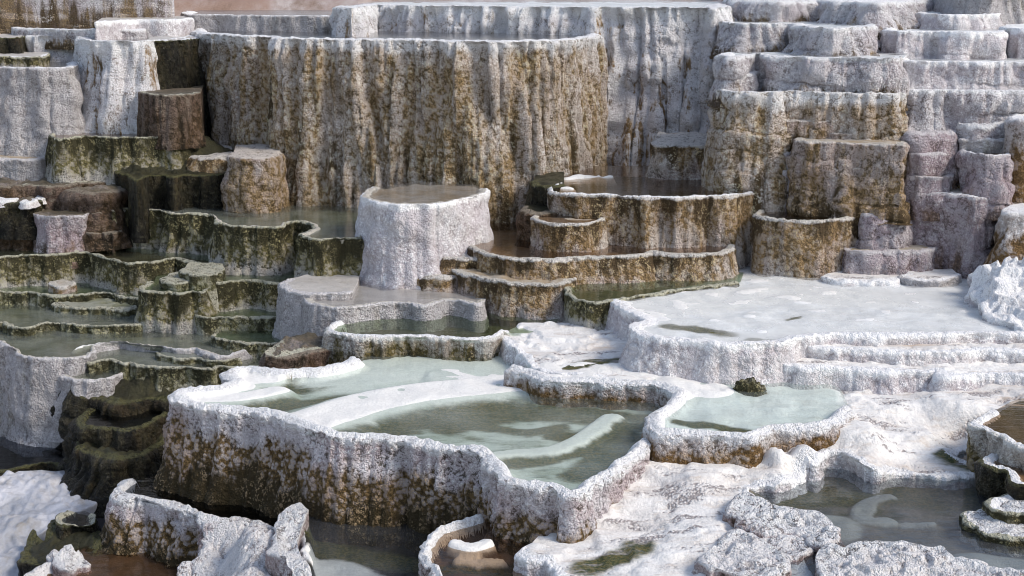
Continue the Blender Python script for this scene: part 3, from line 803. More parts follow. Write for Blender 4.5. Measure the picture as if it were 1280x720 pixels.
terrace('crustL', 'white_crust_ledge', 'lumpy pinkish white crust at the bottom beside the upright ridge', 'ledge',
        [(290, 645), (275, 655), (268, 668), (256, 686), (240, 705), (228, 730), (225, 760)], [(360, 770), (350, 690), (335, 655), (310, 645)], Z['pitL'] - .1, -1.5, M['pink'], M['pink'], M['pink'], None, zs=[(290, 648, Z['pitL'] + .0), (256, 690, -.62), (230, 740, -.85), (340, 660, -.22), (345, 730, -.42)], flare=.2, lump=.14, flut=.1, grain=.04, relief=.05, pores=.11, fine=1.2, topn='crust_top')

# -- left valley: stream, dark rocks
terrace('stream', 'stream', 'white foaming stream running down the lower left past dark rocks', 'stream',
        [(212, 545), (196, 552), (186, 570), (165, 585), (140, 600), (122, 612), (118, 628), (96, 640), (70, 656), (45, 672), (30, 690), (20, 720), (0, 770)], [(-80, 770), (-80, 592), (0, 590), (60, 586), (110, 590), (135, 588), (165, 568), (185, 545), (200, 535)], -1.05, -1.7, M['f_foam'], M['f_foam'], M['f_foam'], None,
        zs=[(205, 548, -.6), (190, 560, -.68), (170, 578, -.85), (140, 595, -1.0), (0, 592, -1.04), (70, 590, -1.02), (100, 630, -1.12), (0, 650, -1.14), (0, 760, -1.5), (40, 680, -1.25)], flare=.0, flut=.02, lump=.04, grain=.006, relief=.055, fine=1.1, lipw=.1, topn='foam_sheet', kind='structure')
terrace('darkpool', 'rim_pool', 'black pool with olive margin at the left edge under the lavender wall', 'pool',
        [(-80, 590), (0, 588), (30, 583), (60, 578), (90, 584), (120, 594)], [(150, 560), (120, 545), (-80, 545)], -1.0, -1.5, M['dark'], M['f_dark'], M['dark'], 'dark', depth=.15, wl=.02, lipw=.12, flare=.02, wlabel='black water at the left edge under the lavender wall')
terrace('Dk2', 'algae_shade_rock', 'lower shelf of the dark algae mound beside the white stream', 'rock',
        [(98, 548), (104, 560), (118, 566), (146, 572), (172, 567), (192, 556), (206, 546)], [(206, 528), (104, 525)], dn(-.3, 150, 536, 566, .3), -1.3, M['dark'], M['f_olive'], M['dark'], None, depth=.08, lipw=.1, flare=.4, lump=.10, flut=.22, steps=3, grain=.04, round_=.15, relief=.06, topn='algae_top')
terrace('Dk1', 'algae_shade_rock', 'black basin on top of the dark algae mound left of the largest terrace', 'rock',
        [(140, 492), (116, 508), (104, 520), (104, 530), (122, 534), (140, 535), (159, 536), (185, 529), (200, 520), (214, 510)], [(215, 480), (150, 478)], -.3, -1.3, M['dark'], M['f_dark'], M['dark'], 'dark', depth=.1, lipw=.1, flare=.35, lump=.10, flut=.22, steps=3, grain=.04, round_=.08, wlabel='black water in the basin of the dark algae mound')
terrace('Dk0', 'algae_shade_rock', 'olive and rust algae slope hanging below the grey green pools', 'rock',
        [(92, 474), (104, 486), (122, 496), (150, 500), (180, 497), (210, 494), (240, 486), (280, 478), (330, 470), (350, 462)], [(345, 448), (200, 452), (110, 462)], 0.0, -1.2, M['dark'], M['f_olive'], M['dark'], None, flare=.3, lump=.10, flut=.22, steps=3, grain=.04, relief=.08, topn='algae_top', round_=.15, lipw=.1, zs=[(95, 474, .0), (122, 496, -.16), (180, 497, -.16), (240, 486, -.12), (330, 470, -.05), (340, 455, .1), (200, 458, .15), (130, 470, .05)])
terrace('cup', 'rim_pool', 'little round olive cup of black water at the lower left', 'pool',
        [(84, 637), (72, 644), (70, 651), (80, 656), (97, 658), (112, 655), (120, 648), (120, 641)], [(105, 635)], -.86, -1.4, M['dark'], M['f_dark'], M['olivecrest'], 'dark', depth=.1, lipw=.12, flare=.12, lump=.1, wlabel='black water in the little olive cup')
terrace('cup2', 'algae_shade_rock', 'dark mossy rocks at the edge of the white stream, below the little cup', 'rock',
        [(64, 650), (58, 662), (40, 676), (28, 690), (36, 702), (60, 708), (85, 700), (110, 690), (125, 680), (122, 662)], [(95, 648)], -.98, -1.6, M['dark'], M['f_olive'], M['dark'], None, zs=[(64, 652, -.95), (36, 692, -1.15), (90, 695, -1.1), (120, 668, -.98)], flare=.1, lump=.10, relief=.05, topn='algae_top')
terrace('pan', 'rim_pool', 'pinkish brown pan with a broken white rim in the lower left corner', 'pool',
        [(62, 694), (66, 704), (40, 714), (30, 735), (30, 770)], [(240, 770), (230, 690), (130, 672), (85, 684)], -1.0, -1.6, M['pink'], M['f_brown'], M['pink'], 'brown', depth=.08, wl=.05, lipw=.2, lip_h=.05, flare=.1, rag=.08, grain=.04, fine=1.2, feats=[], wlabel='brown water of the pinkish pan')
terrace('knob', 'travertine_rock', 'small ragged pink and white knob on the rim of the brown pan', 'rock',
        [(80, 681), (68, 690), (66, 702), (80, 708), (100, 708), (112, 704), (100, 696), (94, 686)], [(88, 680)], -.84, -1.4, M['pink'], M['crusty'], M['crusty'], None, flare=.1, lump=.1, grain=.045, relief=.05, pores=.11, fine=1.2, topn='crust_top', lipw=.08, zs=[(80, 684, -.82), (75, 702, -.92), (108, 704, -.97)])

# -- left grey-green steps
terrace('T40', TT, 'tall lavender grey terrace at the left edge holding misty grey green pools', 'terrace',
        [(-60, 418), (0, 426), (10, 433), (20, 438), (30, 444), (50, 447), (75, 447), (98, 446), (112, 441), (121, 436), (124, 431), (154, 427), (178, 430), (206, 434), (225, 436), (244, 435), (257, 441), (284, 443), (305, 437), (330, 430), (360, 424)],
        [(370, 405), (250, 392), (150, 385), (-60, 390)], .35, -1.4, M['grey'], M['f_grey'], M['tancrest'], 'grey', depth=.12, lipw=.07, lip_h=.0, flare=.30, flut=.03, lump=.12, fine=1.0, rag=.07,
        feats=[([(94, 434), (105, 430), (124, 427)], .08, .10)], algae=[([(230, 424), (290, 424), (350, 428)], .5)], wlabel='misty grey green water of the tall lavender terrace')
terrace('T40c', TT, 'lower grey green rim pool stepping down right of the tall lavender terrace', 'terrace',
        [(112, 452), (128, 450), (142, 450), (155, 454), (163, 452), (174, 456), (197, 459), (240, 459), (262, 460), (274, 457), (300, 458), (328, 457), (345, 450)], [(355, 430), (280, 420), (120, 422)], .25, -.4, M['olive'], M['f_grey'], M['olivecrest'], 'grey', depth=.12, lipw=.07, lip_h=.0, flare=.1, flut=.07,
        feats=[], wlabel='grey green water of the lower rim pool', rag=.09)
terrace('T40e', 'travertine_ledge', 'short olive rimlet around a dark puddle left of the knobbly mound', 'ledge', [(270, 416), (268, 420), (285, 425), (305, 428), (330, 429), (352, 428), (366, 424)], [(368, 412), (280, 410)], .47, .1, M['olive'], M['f_grey'], M['olivecrest'], 'green', depth=.08, lipw=.06, flare=.06, rag=.08, wlabel='dark puddle left of the knobbly mound')
terrace('T40f', 'travertine_ledge', 'thin crooked rimlet crossing the misty pools right of the pale lip', 'ledge', [(196, 440), (205, 444), (225, 447), (246, 447), (262, 451), (285, 450), (300, 447)], [(300, 440), (250, 438), (205, 436)], .31, .0, M['olive'], M['f_grey'], M['olivecrest'], 'grey', depth=.06, lipw=.05, flare=.04, rag=.08, wlabel='misty water behind the thin crooked rimlet')
terrace('T40d', TT, 'lowest small grey pool tucked behind the lavender wall above the dark mound', 'terrace',
        [(74, 463), (84, 471), (100, 474), (122, 474), (140, 471), (155, 466), (162, 463), (172, 467), (182, 465)], [(190, 450), (80, 448)], .1, -.9, M['grey'], M['f_grey'], M['tancrest'], 'grey', depth=.1, lipw=.07, flare=.25, lump=.1, wlabel='grey water of the lowest small pool on the left')
terrace('mound', 'travertine_block', 'knobbly dark grey mound between the olive pools and the dark fluted wall', 'block',
        [(345, 428), (334, 436), (332, 443), (345, 446), (362, 444), (378, 440), (396, 437), (410, 432)], [(415, 415), (360, 418)], .76, -.1, M['brown'], M['f_brownflat'], M['olivecrest'], None, flare=.12, lump=.14, relief=.06, grain=.035, topn='crust_top')
terrace('T38', TT, 'long low green rim at the left edge with pale misty water behind it', 'terrace',
        [(-60, 404), (0, 402), (8, 404), (17, 409), (37, 409), (50, 404), (79, 403), (112, 406), (159, 405), (182, 402), (194, 395)], [(200, 376), (-60, 372)], Z['T38'], -.2, M['olive'], M['f_grey'], M['olivecrest'], 'grey', depth=.1, lipw=.07, lip_h=.0, flare=.08, algae=[([(60, 398), (120, 392), (180, 392)], .35)], wlabel='pale misty water behind the long low green rim', rag=.09)
terrace('T37', TT, 'narrow mossy step under the long lilac and olive wall at the left edge', 'terrace',
        [(-60, 365), (0, 364), (40, 365), (60, 368), (85, 368), (110, 367), (130, 365), (150, 369), (172, 373), (182, 368)], [(190, 345), (-60, 345)], Z['T37'], .1, M['olive'], M['f_grey'], M['olivecrest'], 'green', depth=.08, lipw=.07, flare=.12, wlabel='brownish water on the narrow mossy step', rag=.09)
terrace('T37b', 'travertine_ledge', 'lower mossy rimlet in front of the narrow step at the left', 'ledge', [(72, 376), (70, 380), (90, 384), (115, 385), (140, 385), (160, 387), (170, 383)], [(172, 374), (80, 371)], Z['T38'] + .08, .2, M['olive'], M['f_grey'], M['olivecrest'], None, flare=.05, rag=.08, relief=.03, topn='crust_top')
terrace('cupS', 'travertine_ledge', 'tiny round pale disc at the foot of the lilac and olive wall', 'ledge', [(66, 351), (63, 354), (72, 357), (84, 357), (92, 354), (90, 351)], [(78, 349)], Z['T37'] + .1, .5, M['tan'], M['f_tan'], M['tancrest'], None, flare=.03, lump=.02, topn='crust_top', relief=.01)
terrace('T33', TT, 'long wall at the left edge, lilac turning mossy olive, two pools behind', 'terrace',
        [(-60, 322), (0, 320), (30, 318), (70, 317), (100, 315), (114, 316), (131, 321), (150, 325), (163, 327), (188, 327), (206, 324), (222, 322), (238, 326), (255, 329), (270, 327), (280, 318)], [(282, 300), (110, 290), (-60, 292)], Z['T33'], .3, M['moss'], M['f_brown'], M['olivecrest'], 'green', depth=.12, lipw=.07, flare=.16, flut=.08,
        feats=[([(95, 314), (108, 309), (135, 306)], .08, .10)], wlabel='brown and dark water behind the long lilac and olive wall', rag=.09)
terrace('T33b', 'travertine_ledge', 'curved mossy rimlet beside the dark pool above the square olive block', 'ledge', [(216, 340), (206, 345), (202, 349), (214, 352), (228, 352), (236, 349)], [(236, 343), (222, 338)], Z['T36'] + .10, .6, M['olive'], M['olive'], M['olivecrest'], None, flare=.04, rag=.06, relief=.03, topn='crust_top')
terrace('T33c', 'travertine_ledge', 'low mossy lip under the right end of the long lilac and olive wall', 'ledge', [(230, 334), (226, 338), (240, 342), (258, 343), (274, 340), (280, 335)], [(278, 328), (236, 328)], Z['T36'] + .22, .6, M['olive'], M['olive'], M['olivecrest'], None, flare=.04, rag=.06, relief=.03, topn='crust_top')
terrace('T36b', 'travertine_ledge', 'small mossy lip with a dark puddle above the square olive block', 'ledge', [(232, 336), (226, 340), (232, 345), (246, 346), (262, 345), (272, 340)], [(265, 330), (240, 330)], up(Z['T36'], 245, 355, 345, .05), .6, M['olive'], M['f_grey'], M['olivecrest'], 'green', depth=.06, lipw=.07, flare=.05, wlabel='dark puddle on the small mossy lip')
terrace('T36', TT, 'squarish olive grey block with a split wall, third step up on the left', 'terrace',
        [(190, 351), (178, 356), (176, 360), (188, 363), (203, 365), (216, 364), (222, 366), (240, 364), (257, 363), (265, 357)], [(270, 338), (195, 340)], Z['T36'], .1, M['moss'], M['f_grey'], M['olivecrest'], 'green', depth=.08, lipw=.07, flare=.16, flut=.1, lump=.07, wlabel='murky water on the squarish olive block', rag=.09)
terrace('T39', TT, 'low olive step with a dark sliver of water beneath the mossy block', 'terrace', [(252, 386), (243, 391), (257, 395), (280, 396), (303, 396), (330, 395), (357, 396), (366, 390)], [(372, 375), (260, 372)], Z['T39'], .05, M['olive'], M['f_grey'], M['olivecrest'], 'green', depth=.08, lipw=.07, flare=.14, wlabel='dark sliver of water on the low olive step', rag=.09)
terrace('T35', TT, 'mossy block with two pale bulges between the square block and the grey shelf', 'terrace', [(268, 345), (261, 350), (276, 352), (304, 350), (320, 350), (340, 352), (357, 353), (366, 348)], [(385, 330), (280, 328)], Z['T35'], .3, M['moss'], M['f_grey'], M['olivecrest'], 'green', depth=.08, lipw=.07, flare=.12, flut=.1, wlabel='dark green water behind the mossy block with two bulges', rag=.09)
terrace('L1', TT, 'long scalloped olive wall left of the tall white block with misty water behind', 'terrace',
        [(140, 264), (148, 260), (165, 260), (187, 261), (205, 263), (220, 267), (235, 266), (250, 266), (266, 269), (274, 276), (284, 280), (300, 282), (330, 283), (350, 282), (360, 278), (375, 276), (392, 280), (396, 284), (388, 289), (380, 294), (392, 298), (415, 298), (440, 297), (455, 292)],
        [(470, 270), (460, 240), (330, 240), (220, 246), (150, 248)], Z['L1'], .7, M['moss'], M['f_grey'], M['tancrest'], 'grey', depth=.12, lipw=.07, lip_h=.0, flare=.2, flut=.12, lump=.08, wlabel='misty olive water at the foot of the great ochre wall', rag=.09)
terrace('T32b', 'travertine_block', 'small pinkish block with rounded rim on the left among wet brown rocks', 'block', [(50, 261), (43, 266), (58, 270), (80, 270), (105, 268), (116, 262)], [(110, 255), (55, 255)], 1.86, .9, M['lilac'], M['f_brownflat'], M['brown'], None, flare=.12, topn='crust_top')
terrace('T32c', 'travertine_block', 'two lobed brown lump right of the small pinkish block', 'block', [(106, 284), (101, 288), (112, 291), (128, 290), (142, 291), (152, 287)], [(150, 275), (108, 275)], 1.53, .9, M['brown'], M['f_brownflat'], M['brown'], None, flare=.1, flut=.1, topn='crust_top')
terrace('E1', 'algae_shade_rock', 'lowest wet brown algae ledge at the left edge, above a brown pool', 'rock', [(-60, 263), (0, 264), (25, 266), (45, 264), (70, 261), (95, 262), (120, 266), (148, 262), (158, 254)], [(160, 240), (80, 244), (-60, 247)], 1.86, 1.0, M['brown'], M['f_brownflat'], M['brown'], None, flare=.15, lump=.14, flut=.08, relief=.05, topn='algae_top', lipw=.1, round_=.1, rag=.08)
terrace('E1b', 'algae_shade_rock', 'middle wet algae ledge with foam patches at the left edge', 'rock', [(-60, 250), (0, 252), (30, 253), (52, 249), (75, 247), (95, 246), (112, 242)], [(115, 232), (50, 232), (-60, 234)], 2.06, 1.4, M['dark'], M['f_brownflat'], M['brown'], None, flare=.15, lump=.14, flut=.06, relief=.06, topn='algae_top', lipw=.1, round_=.1, rag=.1)
terrace('E1c', 'algae_shade_rock', 'uppermost olive brown ledge at the left edge below the lilac walls', 'rock', [(-60, 231), (0, 233), (30, 231), (60, 233), (90, 229), (120, 227), (150, 224)], [(165, 212), (50, 216), (-60, 218)], 2.30, 1.6, M['brown'], M['f_brownflat'], M['olivecrest'], None, flare=.15, lump=.14, flut=.06, relief=.05, topn='algae_top', lipw=.1, round_=.08, rag=.1)
terrace('E2', 'algae_shade_rock', 'rounded reddish brown algae boulder between the brown slope and the black shelf', 'rock',
        [(104, 226), (92, 229), (88, 234), (96, 238), (115, 240), (135, 239), (150, 236), (156, 229)], [(150, 222), (115, 222)], z_at(115, 239, 26.3), 1.2, M['brown'], M['f_brownflat'], M['brown'], None, flare=.25, lump=.16, flut=.06, relief=.05, topn='algae_top', lipw=.1, round_=.2)
terrace('D1', 'algae_shade_rock', 'black algae shelf dripping above the misty pool, left of the great ochre wall', 'rock',
        [(146, 212), (148, 217), (170, 219), (195, 219), (240, 218), (270, 218), (292, 213)], [(300, 190), (250, 168), (235, 163), (214, 172), (196, 186), (165, 198), (145, 205)], Z['D1'], 1.5, M['dark'], M['f_olive'], M['dark'], None, zs=[(148, 217, Z['D1']), (195, 219, Z['D1']), (240, 218, Z['D1']), (270, 218, Z['D1']), (292, 213, Z['D1']), (165, 200, 2.68), (205, 186, 2.82), (236, 168, 3.1), (270, 190, 2.66)], flare=.08, flut=.08, relief=.04, topn='algae_top', lipw=.08, tstep=.08)
terrace('T30', TT, 'moss topped step with a thin brown pool at the upper left', 'terrace', [(80, 162), (66, 166), (64, 170), (78, 172), (98, 170), (122, 170), (140, 171), (170, 171), (200, 171), (225, 170.5), (244, 167), (252, 162)], [(258, 152), (90, 154)], Z['T30'], 1.9, M['moss'], M['f_brown'], M['olivecrest'], 'brown', depth=.1, lipw=.07, flare=.25, flut=.1, wlabel='thin brown water on the moss topped step')
terrace('T29b', 'travertine_ledge', 'low lilac ledge at the left edge at the foot of the tall white wall', 'ledge', [(-60, 198), (0, 198), (30, 199), (50, 198), (59, 193)], [(60, 185), (-60, 185)], 2.69, 2.0, M['grey'], M['f_tan'], M['grey'], None, flare=.08, topn='crust_top', relief=.01)
terrace('T29', TT, 'tall white wall at the upper left corner with a flat rim', 'terrace', [(-80, 83), (0, 84), (40, 84.5), (75, 84.5), (90, 84), (97, 80), (99, 76)], [(95, 72), (-80, 72)], 4.38, 2.2, M['grey'], M['f_pale'], M['bare'], 'pale', depth=.06, lipw=.2, flare=.4, lump=.1, flut=.05, wlabel='thin water on the tall white wall at the upper left', steps=0.9, rag=.11)
terrace('T29c', 'travertine_ledge', 'thin green edged ledge on the tall white wall at the upper left', 'ledge', [(-60, 71), (0, 71), (40, 71), (56, 70), (62, 67)], [(60, 62), (-60, 62)], 4.54, 4.2, M['moss'], M['f_pale'], M['bare'], None, flare=.02, topn='crust_top', relief=.01)
terrace('T28d', 'travertine_ledge', 'short dark brown wall at the far left edge under a pale rim', 'ledge', [(-60, 47), (0, 47), (20, 47), (32, 45)], [(30, 42), (-60, 42)], 4.87, 4.3, M['dark'], M['f_pale'], M['tancrest'], None, flare=.02, topn='crust_top', relief=.01)
terrace('T27', TT, 'white and brown streaked terrace left of the great wall, black at its right end', 'terrace',
        [(22, 41), (30, 44), (50, 45), (75, 45), (98, 46), (106, 49.5), (131, 51), (169, 51), (200, 50), (229, 47), (246, 44)], [(260, 36), (25, 37)], Z['T27'], 2.9, M['cascade'], M['f_pale'], M['crest'], 'pale', depth=.08, lipw=.25, flare=.45, flut=.14, lump=.1, wlabel='thin water on the streaked terrace left of the great wall')
terrace('T27_shade', 'algae_shade_rock', 'black algae curtain in the shaded corner left of the great ochre wall', 'rock', [(184, 50.2), (190, 51), (206, 51), (228, 49.8), (256, 46.5)], [(256, 42), (188, 44)], Z['T27'] - .012, 2.9, M['dark'], M['f_pale'], M['crest'], None, flare=.3, fpow=1.2, flut=.12, topn='algae_top', relief=.02, lipw=.2)  # dark curtain stands in for the shadow cast by the great wall
terrace('Bb', 'travertine_block', 'rust brown block in the dark corner left of the great ochre wall', 'block', [(181, 112), (177, 115), (188, 118), (205, 119), (230, 118), (250, 116)], [(255, 105), (185, 106)], z_at(205, 118, 27.3), 2.9, M['brown'], M['f_brownflat'], M['olivecrest'], None, flare=.06, flut=.08, topn='crust_top', relief=.015)
terrace('T28', TT, 'thin far rim with a green edge behind the streaked terrace at the upper left', 'terrace', [(15, 34), (24, 35), (60, 36), (120, 37), (172, 37), (185, 35)], [(190, 31), (20, 31)], 5.03, 4.6, M['white'], M['f_pale'], M['bare'], 'pale', depth=.05, lipw=.3, flare=.03, wlabel='thin water behind the far rim at the upper left')
terrace('T28b', 'travertine_ledge', 'far pale ledge beside the dark thin rim at the upper left', 'ledge', [(120, 27), (150, 25.5), (172, 24.5), (205, 24.5), (228, 24), (240, 22)], [(240, 20), (130, 21)], 5.22, 4.7, M['bare'], M['f_pale'], M['bare'], None, flare=.03, topn='crust_top', relief=.01)
terrace('T26', TT, 'dark purple thin walled pool rim behind the great ochre wall on the left', 'terrace', [(236, 14), (228, 15.5), (236, 18), (270, 18.5), (320, 19), (380, 19.5), (440, 19.5), (470, 17)], [(470, 11), (250, 11)], 5.28, 4.7, M['grey'], M['f_pale'], M['bare'], 'pale', depth=.08, lipw=.3, flare=.04, wlabel='still water behind the dark thin rim')

# -- the great wall
terrace('main_block', TT, 'great ochre streaked wall in the upper middle with a thick white rim', 'terrace',
        [(246, 36), (243, 40), (252, 42), (275, 43), (300, 45.5), (336, 46), (345, 48), (380, 49), (430, 49.5), (480, 50), (520, 50.5), (560, 51.5), (600, 52), (640, 52), (690, 51), (720, 49), (738, 46.5), (748, 43), (750, 39.5)], [(750, 32), (500, 33), (260, 33)],
        Z['main_block'], 1.4, M['ochre'], M['f_pale'], M['crest'], 'pale', depth=.12, lipw=.3, lip_h=.02, flare=.25, flut=.22, fz=.2, lump=.08, grain=.03, cell=.06, rag=.07, fine=1.1, wlabel='still grey water behind the white rim of the great ochre wall', undercut=-.05)
terrace('butt1', 'travertine_block', 'pale squarish block at the left foot of the great ochre wall', 'block', [(292, 190), (288, 194), (300, 196), (325, 196), (340, 195), (350, 190)], [(350, 180), (295, 180)], z_at(310, 195, 26.3), 1.5, M['ochre_plain'], M['ochre_plain'], M['ochre_plain'], None, flare=.15, lump=.12, round_=.1, topn='crust_top')
terrace('butt4', 'travertine_buttress', 'low pinkish foot lobe of the great ochre wall beside the black shelf', 'buttress', [(238, 185), (236, 192), (250, 196), (268, 197), (290, 195)], [(290, 180), (245, 178)], z_at(260, 196, 27.2), 1.9, M['tan'], M['tan'], M['tan'], None, flare=.15, lump=.1, flut=.05, topn='crust_top', round_=.15)
terrace('T24', TT, 'high white cascade wall with brown drip streaks right of and behind the great ochre wall', 'terrace',
        [(425, 7.5), (440, 10), (466, 6.5), (480, 6), (520, 7), (580, 7.5), (640, 8), (700, 8.5), (760, 9), (800, 9.3), (840, 9.3), (870, 9.5), (898, 9.5), (908, 8), (910, 5)], [(905, -1), (700, -1), (470, -1)],
        up(4.93, 600, 41, 7.5, .1), 1.9, M['cascade'], M['f_milk'], M['crest'], 'milky', depth=.1, lipw=.6, flare=.75, fpow=1.1, flut=.3, fz=.15, grain=.038, lump=.16, rag=.12, wlabel='pale blue water behind the high white cascade wall')

# -- right middle
terrace('T10', TT, 'round scalloped basin with dark still pool below the white cascade', 'terrace',
        [(698, 229), (688, 234), (686, 238), (700, 241), (720, 243), (760, 244), (800, 246), (840, 247), (880, 246), (910, 244), (940, 241), (960, 239), (978, 236), (978, 232)], [(960, 222), (900, 205), (720, 205)],
        Z['T10'], 1.35, M['tan'], M['f_green'], M['crest'], 'brown', depth=.25, lipw=.11, lip_h=.02, flare=.12, flut=.13, fz=.08, grain=.026, feats=[([(705, 222), (740, 219), (760, 219)], .2, .26), ([(700, 233), (715, 234)], .12, .26)], wlabel='dark still water of the round scalloped basin')
terrace('T10b', 'algae_shade_rock', 'small dark green steps between the great ochre wall and the round basin', 'rock', [(668, 225), (664, 228), (675, 232), (690, 233), (705, 231)], [(705, 215), (670, 216)], z_at(680, 231, 24.6), 1.5, M['dark'], M['f_olive'], M['dark'], None, flare=.15, lump=.12, topn='algae_top')
terrace('T10c', 'algae_shade_rock', 'lower dark brown lump left of the little drum by the round basin', 'rock', [(655, 258), (652, 262), (665, 265), (685, 265), (700, 261)], [(700, 245), (660, 245)], z_at(675, 264, 23.9), 1.5, M['brown'], M['f_olive'], M['brown'], None, flare=.12, lump=.12, topn='algae_top')
terrace('T11', 'travertine_block', 'little round drum with a flat top standing in the long brown pool', 'block', [(676, 266), (667, 271), (674, 275), (690, 278), (710, 279), (735, 278), (752, 274), (755, 269)], [(745, 260), (690, 258)], Z['T11'], 1.5, M['tan'], M['f_tan'], M['tancrest'], 'brown', depth=.04, wl=.025, lipw=.07, flare=.04, flut=.05, wlabel='shallow water on the little round drum')
terrace('T12', TT, 'round tan tub with dark pool, right of the round scalloped basin', 'terrace', [(952, 262), (945, 267), (952, 271), (970, 273), (1000, 275), (1030, 275), (1055, 273), (1072, 269), (1077, 263)], [(1070, 252), (960, 250)], Z['T12'], .95, M['tan'], M['f_green'], M['tancrest'], 'brown', depth=.14, lipw=.09, lip_h=.01, flare=.06, flut=.06, grain=.026, wlabel='dark water of the round tan tub')
terrace('T13', 'travertine_block', 'low lilac block in front of the wide lilac wall, right of the tan tub', 'block', [(1062, 308), (1057, 312), (1075, 314), (1110, 314), (1140, 314), (1165, 312), (1170, 306)], [(1165, 298), (1070, 298)], Z['T13'], .95, M['lilac'], M['f_tan'], M['lilac'], None, flare=.08, topn='crust_top', relief=.02, steps=2.6, lump=.07, rag=.07)
terrace('T14', 'travertine_ledge', 'thin flat white plate at the water line below the low lilac block', 'ledge', [(1032, 343), (1029, 346), (1045, 349), (1080, 350), (1115, 350), (1125, 346)], [(1120, 338), (1040, 338)], 1.43, 1.1, M['bare'], M['f_crust'], M['bare'], None, flare=.02, topn='crust_top', relief=.01)
terrace('T14b', 'travertine_ledge', 'small oval plate at the water line below the wide lilac wall', 'ledge', [(1133, 341), (1128, 345), (1145, 350), (1170, 351), (1192, 348), (1198, 343)], [(1190, 336), (1140, 336)], 1.46, 1.1, M['grey'], M['f_crust'], M['bare'], None, flare=.02, topn='crust_top', relief=.01)
terrace('T15', TT, 'wide lilac wall with a rust streak down its middle on the right', 'terrace', [(1068, 234), (1062, 237), (1090, 236), (1115, 235), (1140, 238), (1160, 241), (1185, 242), (1204, 244), (1222, 246), (1236, 243), (1250, 241), (1256, 237)], [(1256, 225), (1070, 225)], Z['T15'], .95, M['lilac'], M['f_tan'], M['bare'], None, flare=.1, flut=.07, topn='crust_top', fine=1.0, steps=2.4, lump=.12, rag=.11)
terrace('T15b', 'travertine_ledge', 'narrow stepped lilac ledge between the tan tub and the wide lilac wall', 'ledge', [(1078, 262), (1080, 266), (1100, 267), (1125, 266), (1138, 262)], [(1138, 250), (1080, 250)], z_at(1100, 266, 22.97), 1.1, M['lilac'], M['lilac'], M['lilac'], None, flare=.04, topn='crust_top', relief=.02, steps=2.6, lump=.07, rag=.07)
terrace('T15c', 'travertine_ledge', 'small lilac block below the narrow stepped ledge, beside the tan tub', 'ledge', [(1096, 278), (1097, 281), (1112, 282), (1130, 281), (1136, 277)], [(1136, 265), (1098, 265)], z_at(1112, 281, 22.9), 1.1, M['lilac'], M['lilac'], M['lilac'], None, flare=.04, topn='crust_top', relief=.02, steps=2.6, lump=.07, rag=.07)
terrace('T16', 'travertine_rock', 'big rounded white mound at the right edge of the milky flat', 'rock', [(1236, 328), (1224, 338), (1217, 352), (1215, 366), (1222, 380), (1240, 395), (1265, 405), (1300, 409), (1345, 412)], [(1345, 322), (1290, 320), (1255, 320)], 1.7, 1.1, M['bare'], M['bare'], M['bare'], None,
        zs=[(1236, 329, 1.86), (1217, 352, 1.52), (1216, 366, 1.46), (1223, 380, 1.44), (1242, 395, 1.43), (1265, 404, 1.43), (1300, 408, 1.43), (1345, 411, 1.43), (1262, 326, 2.0), (1300, 325, 2.04), (1345, 325, 2.04), (1250, 350, 1.80), (1262, 372, 1.62), (1320, 365, 1.8), (1290, 390, 1.55)], flare=.05, lump=.12, flut=.08, relief=.10, rag=.1, tstep=.13, grain=.03, topn='crust_top', lipw=.1, fine=1.2)
terrace('T17', 'travertine_rock', 'white capped brown rock at the right edge above the rounded mound', 'rock', [(1262, 258), (1254, 261), (1260, 264), (1280, 264), (1310, 264), (1345, 264)], [(1345, 250), (1268, 250)], Z['T17'], 1.5, M['rust'], M['bare'], M['bare'], None, flare=.3, lump=.1, topn='crust_top')
terrace('T20c', TT, 'small grey basin rim directly above the round tan tub', 'terrace', [(1006, 237), (999, 239), (1010, 242), (1030, 244), (1050, 244), (1068, 242), (1082, 238)], [(1080, 230), (1010, 230)], up(Z['T12'], 1040, 265, 243, .05), 1.9, M['grey'], M['f_pale'], M['lilac'], 'pale', depth=.05, lipw=.07, flare=.04, wlabel='thin water of the small grey basin rim', steps=2.6, lump=.12, rag=.11)
terrace('T19', TT, 'tan and lilac wall with diagonal brown stains, centre right', 'terrace', [(1003, 172), (998, 175), (1012, 177), (1040, 178), (1065, 179), (1090, 180), (1115, 181), (1132, 182), (1136, 178)], [(1136, 168), (1005, 166)], Z['T19'], 2.2, M['ochre_plain'], M['f_tan'], M['tancrest'], None, flare=.1, flut=.08, topn='crust_top', relief=.02, steps=4.2, lump=.12, rag=.11)
terrace('T19c', 'travertine_ledge', 'lilac step left of the tan and lilac wall above the dark pool', 'ledge', [(950, 184), (945, 187), (958, 189), (980, 190), (1000, 189)], [(1000, 180), (952, 180)], z_at(970, 189, 24.1), 2.3, M['lilac'], M['f_tan'], M['lilac'], None, flare=.12, topn='crust_top', relief=.02, steps=2.6, lump=.12, rag=.11)
terrace('T19d', 'travertine_ledge', 'lower lilac step beside the right end of the scalloped basin', 'ledge', [(974, 209), (971, 211), (980, 213), (995, 213), (1005, 211)], [(1005, 202), (975, 202)], z_at(985, 213, 23.9), 2.0, M['lilac'], M['f_tan'], M['lilac'], None, flare=.06, topn='crust_top', relief=.02, steps=2.6, lump=.12, rag=.11)
terrace('T19g', 'travertine_ledge', 'narrow tan lip halfway down the left part of the ochre wall, above the dark pool', 'ledge', [(905, 158), (903, 162), (920, 164), (945, 164), (962, 161)], [(960, 150), (908, 150)], z_at(930, 164, 24.3), 2.3, M['ochre_plain'], M['ochre_plain'], M['ochre_plain'], None, flare=.12, lump=.1, rag=.1, steps=3, relief=.03, topn='crust_top', round_=.1)
